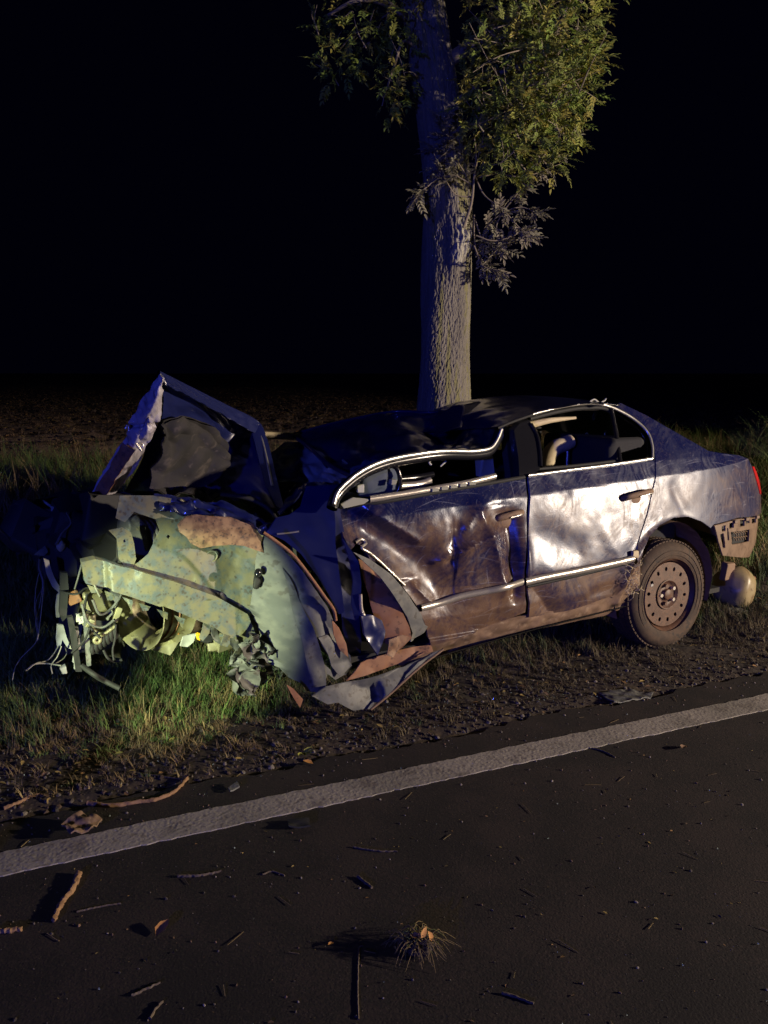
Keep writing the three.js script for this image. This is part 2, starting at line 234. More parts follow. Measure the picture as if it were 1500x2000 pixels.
const soilMap = tex(1024, 1024, (u, v) => { const p = tileNoise(u, v, 4, 4), q = tileNoise(u, v, 26, 4), w = tileNoise(u + 0.5, v, 60, 2); let c = mix3([0.024, 0.018, 0.0145], [0.042, 0.03, 0.022], sm(-0.3, 0.3, p + q * 0.6)); c = mix3(c, [0.09, 0.07, 0.05], sm(0.16, 0.4, w)); return mix3(c, [0.025, 0.018, 0.014], sm(0.1, 0.4, -q)); }, true);
const soilBump = tex(512, 512, (u, v) => 0.5 + 0.4 * tileNoise(u, v, 18, 5));
std('soil', soilMap, 0.95, { bumpMap: soilBump, bumpScale: 0.02 });
{
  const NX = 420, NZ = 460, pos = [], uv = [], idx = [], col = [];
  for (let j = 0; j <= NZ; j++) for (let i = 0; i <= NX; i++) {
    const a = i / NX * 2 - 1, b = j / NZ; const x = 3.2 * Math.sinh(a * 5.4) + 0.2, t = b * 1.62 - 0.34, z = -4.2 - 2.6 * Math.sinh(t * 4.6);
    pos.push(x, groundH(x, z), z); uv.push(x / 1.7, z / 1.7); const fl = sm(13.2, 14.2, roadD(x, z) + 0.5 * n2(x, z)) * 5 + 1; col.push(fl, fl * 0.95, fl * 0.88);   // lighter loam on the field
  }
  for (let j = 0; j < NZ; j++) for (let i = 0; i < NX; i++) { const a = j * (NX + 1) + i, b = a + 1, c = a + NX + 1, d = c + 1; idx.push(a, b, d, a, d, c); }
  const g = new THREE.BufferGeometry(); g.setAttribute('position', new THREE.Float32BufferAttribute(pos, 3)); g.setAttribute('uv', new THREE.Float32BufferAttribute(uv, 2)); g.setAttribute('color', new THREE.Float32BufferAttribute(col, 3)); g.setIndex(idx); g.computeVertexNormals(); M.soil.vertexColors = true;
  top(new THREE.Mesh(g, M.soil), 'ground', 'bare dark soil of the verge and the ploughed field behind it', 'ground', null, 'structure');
}
// asphalt: strip with a ragged outer edge
const aspMap = tex(1024, 1024, (u, v) => { const p = tileNoise(u, v, 3, 4), q = tileNoise(u, v, 90, 2), w = tileNoise(u + 0.4, v + 0.2, 140, 1); let c = mix3([0.0085, 0.006, 0.0055], [0.023, 0.0155, 0.0132], sm(-0.3, 0.3, p * 1.1 + q)); c = mix3(c, [0.075, 0.06, 0.055], sm(0.3, 0.5, w)); return mix3(c, [0.012, 0.01, 0.01], sm(0.14, 0.4, -q)); }, true);
const aspBump = tex(1024, 1024, (u, v) => 0.5 + 0.5 * tileNoise(u, v, 130, 2) * 0.8 + 0.1 * tileNoise(u, v, 12, 2));
std('asphalt', aspMap, 0.8, { bumpMap: aspBump, bumpScale: 0.0018 });
function stripGeo(s0, s1, ns, dA, dB, y, ups, nd = 1) {
  const pos = [], uv = [], idx = [];
  for (let i = 0; i <= ns; i++) { const q = i / ns * 2 - 1, s = (s0 + s1) / 2 + (s1 - s0) / 2 * Math.sinh(q * 3.4) / Math.sinh(3.4); for (let j = 0; j <= nd; j++) { const d = lerp(dA(s), dB(s), j / nd), p = roadAt(s, d, y); pos.push(p.x, p.y, p.z); uv.push(p.x * ups, p.z * ups); } }
  for (let i = 0; i < ns; i++) for (let j = 0; j < nd; j++) { const a = i * (nd + 1) + j, b = a + 1, c = a + nd + 1, d = c + 1; idx.push(a, c, d, a, d, b); }
  const n = pos.length / 3; for (let k = 0; k < n; k++) { pos.push(pos[3 * k], y - 0.03, pos[3 * k + 2]); uv.push(uv[2 * k], uv[2 * k + 1]); }
  for (let i = 0; i < ns; i++) { for (const j of [0, nd]) { const a = i * (nd + 1) + j, c = a + nd + 1; idx.push(a, c, c + n, a, c + n, a + n); } }
  const g = new THREE.BufferGeometry(); g.setAttribute('position', new THREE.Float32BufferAttribute(pos, 3)); g.setAttribute('uv', new THREE.Float32BufferAttribute(uv, 2)); g.setIndex(idx); const m = g.toNonIndexed(); m.computeVertexNormals(); return m;
}
const ragged = s => EDGE + 0.035 * n2(s * 1.7, 3) + 0.02 * n2(s * 7, 8) + 0.008 * n2(s * 25, 1);
top(new THREE.Mesh(stripGeo(-60, 60, 900, () => -6.2, ragged, 0, 1 / 1.3, 1), M.asphalt), 'road', 'dark worn asphalt road with a crumbling edge', 'road', null, 'structure');
const lineMap = tex(1024, 1024, (u, v) => { const p = tileNoise(u, v, 5, 4), q = tileNoise(u, v, 70, 3), w = tileNoise(u + 0.3, v, 18, 3); let c = mix3([0.3, 0.27, 0.235], [0.22, 0.2, 0.172], sm(-0.2, 0.3, p)); c = mix3(c, [0.1, 0.082, 0.07], sm(0.1, 0.5, w) * 0.5); return mix3(c, [0.14, 0.115, 0.1], sm(0.12, 0.4, q) * 0.7); }, true);
std('line', lineMap, 0.75, { bumpMap: aspBump, bumpScale: 0.004 });
top(new THREE.Mesh(stripGeo(-60, 60, 1400, s => -0.068 + 0.004 * n2(s * 16, 5) + 0.003 * n2(s * 60, 2), s => 0.068 + 0.004 * n2(s * 15, 9) + 0.003 * n2(s * 55, 4), 0.004, 1 / 2.6, 1), M.line), 'road_marking', 'worn white edge line painted along the asphalt', 'road marking', null, 'structure');
stage('tree');
// ================================================================ TREE
const leafCol = () => new THREE.Color().setRGB(...pick([[0.12, 0.18, 0.02], [0.17, 0.2, 0.025], [0.1, 0.16, 0.022], [0.22, 0.2, 0.03], [0.14, 0.18, 0.03]])).multiplyScalar(rr(0.9, 1.6));
function leafletGeo(l, w) { // folded lens, 8 faces
  const g = new THREE.BufferGeometry(), f = 0.18 * w;
  g.setAttribute('position', new THREE.Float32BufferAttribute([0, 0, 0, 0.33 * l, 0, f * -0.4, 0.68 * l, 0, f * -0.5, l, 0, -f, 0.3 * l, 0.46 * w, f, 0.66 * l, 0.4 * w, f * 0.7, 0.3 * l, -0.46 * w, f, 0.66 * l, -0.4 * w, f * 0.7], 3));
  g.setIndex([0, 1, 4, 4, 1, 2, 4, 2, 5, 5, 2, 3, 0, 6, 1, 6, 2, 1, 6, 7, 2, 7, 3, 2]); return g;
}
function pinnate(n, len, ll, lw) {
  const out = []; const put = (x, ang, tilt) => { const g = leafletGeo(ll * rr(0.8, 1.1), lw * rr(0.85, 1.15)); g.applyMatrix4(new THREE.Matrix4().makeRotationFromEuler(new THREE.Euler(tilt, rr(-0.1, 0.35), ang, 'ZYX'))); g.translate(x, 0, -0.18 * x * x / len); out.push(g); };
  for (let k = 0; k < n; k++) { const x = len * (0.25 + 0.7 * k / n); put(x, rr(0.75, 1.05), rr(-0.3, 0.3)); put(x, -rr(0.75, 1.05), rr(-0.3, 0.3)); }
  put(len * 0.97, 0, 0);
  const r = 0.0018, st = new THREE.BufferGeometry(); st.setAttribute('position', new THREE.Float32BufferAttribute([0, r, 0, 0, -r, 0, 0, 0, r * 2, len, 0, -0.18 * len], 3)); st.setIndex([0, 1, 3, 1, 2, 3, 2, 0, 3, 0, 2, 1]); out.push(st);
  const g = mergeGeometries(out.map(q => { const c = q.toNonIndexed(); return c; })); g.computeVertexNormals(); return g;
}
const pinG = [pinnate(4, 0.24, 0.095, 0.04), pinnate(5, 0.27, 0.09, 0.036), pinnate(3, 0.19, 0.085, 0.038)];
M.leaf = new THREE.MeshPhysicalMaterial({ color: 0xffffff, roughness: 0.75, transmission: 0.25, thickness: 0, side: THREE.DoubleSide });
const barkCol = (th, y) => { const b = n3(Math.cos(th) * 5, Math.sin(th) * 5, y * 1.3); let c = mix3([0.15, 0.135, 0.115], [0.215, 0.195, 0.165], 0.5 + 0.5 * b); const mo = sm(0.05, 0.4, n3(Math.cos(th) * 2.4 + 4, Math.sin(th) * 2.4, y * 0.7) + 0.35 * n3(Math.cos(th) * 12, Math.sin(th) * 12, y * 9) + 0.55 * Math.cos(th - 0.25) - 0.35); return mix3(c, [0.18, 0.17, 0.06], mo * 0.75); };
const TD = 7.0, tree = thing('roadside_tree', 'tall thick-trunked tree with furrowed bark and leafy shoots behind the car', 'tree', [0, 0, 0]);
const tc = y => V(0.545 + (y > 3 ? -0.105 * (y - 3) ** 1.5 : 0) - 0.01 * Math.sin(y * 1.8), y, -TD);
const tr = y => 0.2 + 0.12 * Math.exp(-y / 0.5) + 0.02 * Math.exp(-((y - 1.2) ** 2) / 0.8) - 0.02 * Math.max(0, y - 3);
{
  const NA = 300, NY = 1000, H = 7.2, pos = [], col = [], idx = [], uv = [];
  for (let j = 0; j <= NY; j++) for (let i = 0; i <= NA; i++) {
    const y = j / NY * H - 0.1, th = i / NA * Math.PI * 2, c = tc(y), cx = Math.cos(th), cz = Math.sin(th);
    const wx = 0.25 * n3(cx * 3, cz * 3, y * 2.5);
    const f1 = Math.abs(n3(cx * 6.5 + wx, cz * 6.5, y * 6)), f2 = Math.abs(n3(cx * 13 + 3, cz * 13 + wx * 2, y * 14)), f3 = n3(cx * 22, cz * 22, y * 16);
    let r = tr(y) + 0.02 * n3(cx * 0.9, cz * 0.9, y * 0.7) + 0.024 * Math.min(0.3, f1) + 0.02 * Math.min(0.3, f2) + 0.0025 * f3;
    const bl = Math.exp(-((y - 2.72) ** 2) / 0.035 - ((th - 1.05) ** 2) / 0.16); r += 0.06 * bl * (1 + 0.5 * n3(cx * 9, cz * 9, y * 9)); // burl
    const b2 = Math.exp(-((y - 2.55) ** 2) / 0.012 - ((th - 1.35) ** 2) / 0.05); r += 0.03 * b2;
    pos.push(c.x + cx * r, y, c.z + cz * r); uv.push(th, y);
    let k = barkCol(th, y); const cut = sm(0.35, 0.7, bl + b2 * 0.6 + 0.3 * n3(cx * 14, cz * 14, y * 14)); k = mix3(k, [0.45, 0.43, 0.36], cut * 0.7); k = mix3(k, [0.07, 0.06, 0.05], sm(0.09, 0.0, f1) * 0.5); col.push(...k);  // pale patch on the burl: lamp light through the leaves, painted into the bark
  }
  for (let j = 0; j < NY; j++) for (let i = 0; i < NA; i++) { const a = j * (NA + 1) + i, b = a + 1, c = a + NA + 1, d = c + 1; idx.push(a, c, b, b, c, d); }
  const g = new THREE.BufferGeometry(); g.setAttribute('position', new THREE.Float32BufferAttribute(pos, 3)); g.setAttribute('color', new THREE.Float32BufferAttribute(col, 3)); g.setAttribute('uv', new THREE.Float32BufferAttribute(uv, 2)); g.setIndex(idx); g.computeVertexNormals();
  M.bark = new THREE.MeshStandardMaterial({ vertexColors: true, roughness: 0.95 });
  part('trunk', g, M.bark, tree);
}
std('twig', [0.2, 0.165, 0.13], 0.85);
const TP = (px, py, z = -6.7) => atDepth(px, py, -z);
// limbs into the crown
const limbs = [
  [[TP(860, 130, -7), TP(960, 60, -6.8), TP(1060, -20, -6.6), TP(1120, -150, -6.5)], 0.06],
  [[TP(870, 220, -6.95), TP(960, 150, -6.7), TP(1060, 110, -6.55), TP(1140, 90, -6.5)], 0.035],
  [[TP(880, 260, -6.9), TP(980, 230, -6.6), TP(1070, 215, -6.5)], 0.025],
  [[TP(820, 60, -7), TP(760, 10, -6.9), TP(700, 0, -6.8), TP(640, 30, -6.8)], 0.035],
  [[TP(830, 110, -7), TP(790, 80, -6.8), TP(770, 130, -6.7), TP(750, 190, -6.65)], 0.018],
  [[tc(5), V(0.1, 5.7, -7.3), V(-0.7, 6.4, -7.6)], 0.07], [[tc(5.4), V(0.7, 6.2, -6.7), V(1.2, 7.0, -6.4)], 0.08],
];
limbs.forEach(([p, r]) => tube('limb', tree, p, r, M.twig, { seg: 30, r2: r * 0.3, rad: 10 }));
// shoots out of the burl
const shoots = [
  [[905, 445], [920, 400], [926, 345], [930, 300], [922, 245]], [[926, 345], [935, 300], [947, 255]], [[926, 348], [955, 300], [980, 255]],
  [[930, 350], [945, 380], [985, 412], [1010, 440], [1040, 465]], [[985, 412], [1020, 405], [1055, 420]], [[985, 410], [1005, 385], [1020, 365]],
  [[922, 385], [890, 380], [872, 355], [858, 340], [848, 300]], [[912, 345], [890, 310], [868, 270], [862, 240]], [[858, 342], [840, 360], [822, 375], [805, 398]],
  [[926, 420], [926, 450], [928, 475], [940, 505], [965, 535]], [[928, 430], [945, 470], [985, 490]], [[940, 470], [955, 440], [980, 415]],
  [[905, 340], [880, 320], [868, 300], [850, 290]], [[900, 300], [885, 285], [872, 262]], [[930, 460], [960, 470], [1000, 462], [1035, 440]], [[926, 480], [945, 520], [975, 528]], [[985, 412], [970, 440], [975, 480]], [[920, 360], [895, 345], [880, 335]],
  [[928, 348], [1000, 330], [1060, 300], [1120, 262]], [[960, 335], [1020, 345], [1095, 320]],
];
const leavesAt = [];
shoots.forEach((s, k) => {
  const z0 = -6.72 + rr(-0.1, 0.05); const P = s.map(([a, b], i) => TP(a, b, z0 + i * rr(-0.02, 0.05)));
  tube('shoot', tree, P, k === 0 ? 0.016 : 0.007, M.twig, { seg: 18, rad: 6, r2: 0.003 });
  const c = new THREE.CatmullRomCurve3(P); const n = k === 0 || k === 1 ? 4 : 14;
  for (let i = 0; i < n; i++) { const t = rr(0.45, 1), p = c.getPoint(t), d = c.getTangent(t); leavesAt.push([p, d, rr(0.4, 0.68)]); }
});
function orient(p, dir, s, droop = 0.5) { const x = dir.clone().add(V(rr(-1, 1), rr(-1, 1) - droop * 0.2, rr(-1, 1)).multiplyScalar(1.3)).normalize(), up = V(rr(-0.6, 0.6), 1, rr(-0.3, 0.9)).normalize(), y = up.clone().cross(x).normalize(), z = x.clone().cross(y); return new THREE.Matrix4().makeBasis(x, y, z).scale(V(s, s, s)).setPosition(p); }
const leafMats = [0, 1, 2, 3].map(() => { const m = M.leaf.clone(); m.color = leafCol().lerp(new THREE.Color().setRGB(0.24, 0.18, 0.19), 0.7); return m; });
leavesAt.forEach(([p, d, s]) => { const m = part('leaf', pick(pinG), pick(leafMats), tree); m.applyMatrix4(orient(p, d, s)); });
// crown clumps: px, py, depth, rx, ry, rz (m), count
const clumps = [
  [1075, 60, 6.6, 0.4, 0.4, 0.55, 300], [1010, 130, 6.5, 0.46, 0.42, 0.5, 330], [1090, 155, 6.6, 0.36, 0.34, 0.5, 270], [985, 50, 6.6, 0.3, 0.34, 0.4, 130], [1035, 235, 6.5, 0.34, 0.28, 0.4, 180], [970, 220, 6.5, 0.3, 0.3, 0.3, 110], [1000, 310, 6.5, 0.22, 0.16, 0.3, 60], [1100, 255, 6.5, 0.18, 0.16, 0.25, 40], [1060, 310, 6.5, 0.2, 0.14, 0.25, 36], [1060, -40, 6.6, 0.6, 0.4, 0.7, 240],
  [720, 20, 6.9, 0.36, 0.26, 0.4, 90], [690, 90, 6.9, 0.26, 0.2, 0.3, 55], [780, 130, 6.8, 0.18, 0.26, 0.25, 50], [755, 190, 6.75, 0.1, 0.14, 0.2, 22], [790, 40, 6.9, 0.2, 0.26, 0.3, 40], [650, 140, 7, 0.16, 0.14, 0.2, 20], [740, -70, 7, 0.5, 0.3, 0.5, 90], [640, 60, 7, 0.14, 0.16, 0.2, 20],
];
const lm = [], lc = [];
for (const [px, py, dp, rx, ry, rz, n] of clumps) { const c = atDepth(px, py, dp); for (let i = 0; i < n; i++) { let v; do v = V(rr(-1, 1), rr(-1, 1), rr(-1, 1)); while (v.length() > 1); const q = Math.pow(v.length(), -0.35); v.multiplyScalar(Math.min(1.1 / v.length(), q)); const p = c.clone().add(V(v.x * rx, v.y * ry, v.z * rz)); if (Math.hypot(p.x - tc(p.y).x, p.z + TD) < 0.22) continue; lm.push(orient(p, v.clone().add(V(0.2, -0.1, 0.25)), rr(0.36, 0.62))); lc.push(leafCol().lerp(new THREE.Color().setRGB(0.2, 0.16, 0.04), px > 900 ? rr(0, 0.4) : rr(0, 0.15)).multiplyScalar(1.15)); } }
for (let i = 0; i < 1300; i++) { const a = rr(0, 6.28), r = Math.sqrt(rnd()) * 2.0, p = V(0.5 + Math.cos(a) * r, 5.4 + rr(0, 2.6), -7 + Math.sin(a) * r * 0.8); if (p.y < 5.1 + r * 0.25) continue; lm.push(orient(p, V(Math.cos(a), -0.2, Math.sin(a)), rr(0.7, 1.1))); lc.push(leafCol()); }
const parts3 = [[], [], []], cols3 = [[], [], []]; lm.forEach((m, i) => { parts3[i % 3].push(m); cols3[i % 3].push(lc[i]); });
for (let k = 0; k < 3; k++) { const im = instanced(pinG[k], M.leaf, parts3[k], cols3[k]); im.name = 'crown'; im.userData.kind = 'stuff'; tree.add(im); }
// twigs inside the crown
{ const gs = []; for (const [px, py, dp, rx, ry, rz, n] of clumps) { const c = atDepth(px, py, dp); for (let i = 0; i < n / 12; i++) { const a = c.clone().add(V(rr(-0.5, 0.5) * rx, rr(-0.6, 0.2) * ry, rr(-0.5, 0.5) * rz)), b = c.clone().add(V(rr(-1, 1) * rx, rr(-0.6, 1) * ry, rr(-0.6, 1) * rz)); const m = a.clone().lerp(b, 0.5).add(V(rr(-0.04, 0.04), rr(-0.04, 0.04), 0)); gs.push(tubeGeo([a, m, b], 0.006, 6, 5, 0.002)); } } const m = part('twigs', mergeGeometries(gs), M.twig, tree); m.userData.kind = 'stuff'; }
stage('car');
// ================================================================ CAR
const car = thing('wrecked_car', 'crushed dark blue saloon car with torn-off front and folded-up bonnet', 'car', [CAR.x, 0, CAR.z], YAW);
const creaseY = x => 1.005 + 0.042 * (x + 0.31);
function sideZ(x, y) {
  const yc = creaseY(x); let z;
  if (y > yc) z = -0.062 - (y - yc) * 0.46; else if (y > 0.58) z = -0.062 * Math.pow((y - 0.58) / (yc - 0.58), 1.15); else z = -(0.58 - y) * 0.04;
  if (y < 0.42) z -= (0.42 - y) * 0.3;
  if (y > 1.1) z -= (y - 1.1) * 0.12;
  if (x > 0.05) z -= 0.19 * Math.pow((x - 0.05) / 0.8, 2);
  const r = Math.hypot(x + 0.07, y - 0.34); if (y > 0.3) z += 0.022 * Math.exp(-(((r - 0.4) / 0.028) ** 2));
  return z + 0.0009 * n2(x * 4, y * 4);
}
const seg = (x, y, a, b) => { const dx = b.x - a.x, dy = b.y - a.y, t = Math.min(1, Math.max(0, ((x - a.x) * dx + (y - a.y) * dy) / (dx * dx + dy * dy))); return [Math.hypot(x - a.x - t * dx, y - a.y - t * dy), t]; };
const fold = (a, b, depth, w, p = 2) => { const A = L(...a), B = L(...b); return (x, y) => { const [d, t] = seg(x, y, A, B); const q = d / w; return q > 4 ? 0 : depth * Math.exp(-Math.pow(q, p)) * (0.55 + 0.45 * Math.sin(Math.PI * Math.min(1, Math.max(0, 0.15 + t * 0.7)))); }; };
const sumF = fs => (x, y) => { let s = 0; for (const f of fs) s += f(x, y); return s; };
const fdDents = sumF([fold([700, 1010], [855, 1110], -0.075, 0.1, 1.7), fold([760, 1090], [880, 1170], -0.04, 0.12), fold([862, 1105], [960, 1045], 0.034, 0.028, 1.1), fold([870, 1155], [1000, 1110], -0.025, 0.06), fold([948, 1000], [985, 1150], 0.04, 0.045, 1.3), fold([1008, 1025], [1012, 1165], -0.06, 0.035, 1.6), fold([742, 1005], [832, 1062], 0.036, 0.035, 1.2), fold([905, 1040], [890, 1095], -0.03, 0.035), fold([935, 1010], [885, 1085], 0.012, 0.02, 1.2), fold([820, 1150], [850, 1180], 0.025, 0.02, 1.2), fold([690, 1060], [730, 1095], 0.03, 0.03, 1.2), fold([960, 1020], [1010, 1015], -0.02, 0.05), fold([680, 985], [700, 1060], -0.05, 0.1)]);
const fdZ = (x, y) => sideZ(x, y) + fdDents(x, y) + 0.034 * facet(x, y, 3.2) * sm(creaseY(x) + 0.02, creaseY(x) - 0.12, y) + 0.0008 * n2(x * 14, y * 14);
const rdDents = sumF([fold([1108, 938], [1122, 966], -0.005, 0.03), fold([1045, 1150], [1085, 1200], -0.03, 0.05, 1.4), fold([1040, 1040], [1130, 1075], -0.014, 0.09), fold([1160, 1160], [1200, 1150], -0.015, 0.03), fold([1036, 1000], [1036, 1140], 0.01, 0.02, 1.4), fold([1190, 1040], [1215, 1100], 0.006, 0.05)]);
const rdZ = (x, y) => sideZ(x, y) + rdDents(x, y) + 0.0016 * n2(x * 5, y * 5) + 0.0003 * n2(x * 15, y * 15);
const SIDE = { edge: 0.014, thick: 0.014 };

// --- rear quarter
const quarter = sheet('rear_quarter_panel', car, [[1281, 900], [1277, 866], [1266, 838], [1240, 815], [1206, 795], [1212, 787], [1262, 811], [1330, 850], [1384, 881], [1412, 886], [1442, 889], [1461, 896], [1470, 914], [1476, 926], [1489, 962], [1493, 1000], [1440, 1011], [1394, 1024], [1388, 1031], [1372, 1019], [1344, 1009], [1316, 1011], [1288, 1026], [1268, 1048], [1256, 1075], [1250, 1098], [1243, 1092], [1246, 1066], [1265, 1005], [1280, 940]], (x, y) => sideZ(x, y) + 0.0006 * n2(x * 9, y * 9) + fold([1330, 955], [1345, 1000], -0.008, 0.04)(x, y), M.paint, SIDE);
sheet('bumper_bracket', car, [[1396, 1027], [1440, 1014], [1491, 1004], [1492, 1040], [1489, 1074], [1412, 1085], [1404, 1060]], (x, y) => sideZ(x, y) - 0.02, M.panelDust, { edge: 0.03, thick: 0.012, uv: 1, holes: [[[1411, 1018 + 10], [1416, 1026], [1416, 1034], [1411, 1036]], [[1426, 1022], [1432, 1020.5], [1432, 1028], [1426, 1030]], [[1447, 1016], [1453, 1014.5], [1453, 1024], [1447, 1026]], [[1458, 1014], [1463, 1013], [1463, 1019], [1458, 1020]], [[1470, 1011], [1476, 1010], [1476, 1018], [1470, 1020]], [[1483, 1009], [1487, 1008.5], [1487, 1015], [1483, 1016]], [[1407, 1045], [1413, 1042], [1416, 1066], [1412, 1068]], [[1428, 1038], [1463, 1033], [1462, 1056], [1430, 1062]], [[1420, 1012 + 18], [1422, 1029], [1424, 1054], [1421, 1054]]].map((h, i) => { const cx = h.reduce((s, p) => s + p[0], 0) / 4, cy = h.reduce((s, p) => s + p[1], 0) / 4, k = i === 7 ? 1.05 : i === 6 || i === 8 ? 1.2 : 1.45; return h.map(([a, b]) => [cx + (a - cx) * k, cy + (b - cy) * (i === 8 ? 1 : k) + 1.5]); }) });
sheet('bracket_backing', car, [[1398, 1030], [1440, 1018], [1488, 1010], [1486, 1068], [1414, 1080], [1408, 1058]], (x, y) => sideZ(x, y) - 0.06, M.black, { edge: 0.08, thick: 0.01 });
{ const gr = sheet('vent_grille', car, [[1428, 1038], [1463, 1033], [1462, 1056], [1430, 1062]], (x, y) => sideZ(x, y) - 0.05, M.black, { edge: 0.1, thick: 0.004 });
  for (let r = 0; r < 2; r++) for (let k = 0; k < 6; k++) { const px = 1432 + k * 4.6, py = 1040 + r * 9.5 - k * 0.6; const z = (x, y) => sideZ(x, y) - 0.035; tube('slat', gr, [Lf(px, py, z), Lf(px + 4, py + 1.5, z), Lf(px + 5.5, py + 6.5, z)], 0.0035, M.panelDust, { seg: 6, rad: 5 }); } }
for (const [a, b] of [[1435, 1023], [1457, 1018], [1478, 1014]]) part('clip', new RoundedBoxGeometry(0.03, 0.022, 0.015, 2, 0.003), M.panelDust, car).position.copy(Lf(a + 2, b - 4, (x, y) => sideZ(x, y) - 0.008));
// tail lamp and rear end
sheet('tail_lamp', car, [[1470, 911], [1474, 912], [1484, 938], [1490, 966], [1486, 964], [1478, 936]], (x, y) => sideZ(x, y) + 0.006, M.redLens, { edge: 0.02, thick: 0.03 });
{ const e = (px, py) => Lf(px, py, sideZ); const A = [e(1461, 896), e(1476, 926), e(1489, 962), e(1493, 1000)]; loft('rear_panel', car, [A, A.map(p => V(p.x + 0.13, p.y, -0.75)), A.map(p => V(p.x + 0.02, p.y, -1.55))], M.paint, { uv: 'side', nu: 16, nv: 20 });
  const D = [e(1384, 881), e(1412, 886), e(1442, 889), e(1461, 896)].map(p => p.clone().add(V(0, 0.0, -0.004))); loft('boot_lid', car, [D, D.map(p => V(p.x + 0.03, p.y + 0.012, -0.75)), D.map(p => V(p.x, p.y - 0.01, -1.5))], M.clean, { nu: 12, nv: 20 });
  const W0 = e(1212, 787), W1 = e(1384, 881); const W = [W0, W0.clone().lerp(W1, 0.5).add(V(0, 0.01, 0)), W1].map(p => p.clone().add(V(0, -0.004, -0.012))); loft('rear_window', car, [W, W.map(p => V(p.x + 0.02, p.y + 0.005, -0.8)), W.map(p => V(p.x, p.y - 0.03, -1.45))], M.pane, { nu: 12, nv: 16, thick: 0.004 });
  const Q = [V(0.9, 0.5, -0.3), V(0.95, 0.75, -0.3)]; loft('rear_crossmember', car, [Q.map(p => V(p.x - 0.17, p.y, -0.22)), Q.map(p => V(p.x, p.y, -0.8)), Q.map(p => V(p.x - 0.1, p.y, -1.5))], M.panelDust, { nu: 8, nv: 14 }); }
// --- silencer hanging below the tail
{ const c = L(1433, 1148, -0.4); const s = part('exhaust_silencer', lump(0.122, 0.98, 1.2, 1.2, 0.12, 7, 5), M.pan, car); s.position.copy(c); s.rotation.z = -0.1; part('hanger', crushedBox(0.1, 0.12, 0.05, 0.012, 12), M.mud, s).position.set(-0.09, 0.12, 0); part('seam', new THREE.TorusGeometry(0.122, 0.005, 6, 40), M.pan, s).rotation.y = 1.2; part('stub', tubeGeo([V(0.08, 0.06, 0.05), V(0.12, 0.085, 0.06)], 0.016, 4, 10), M.rust, s); }
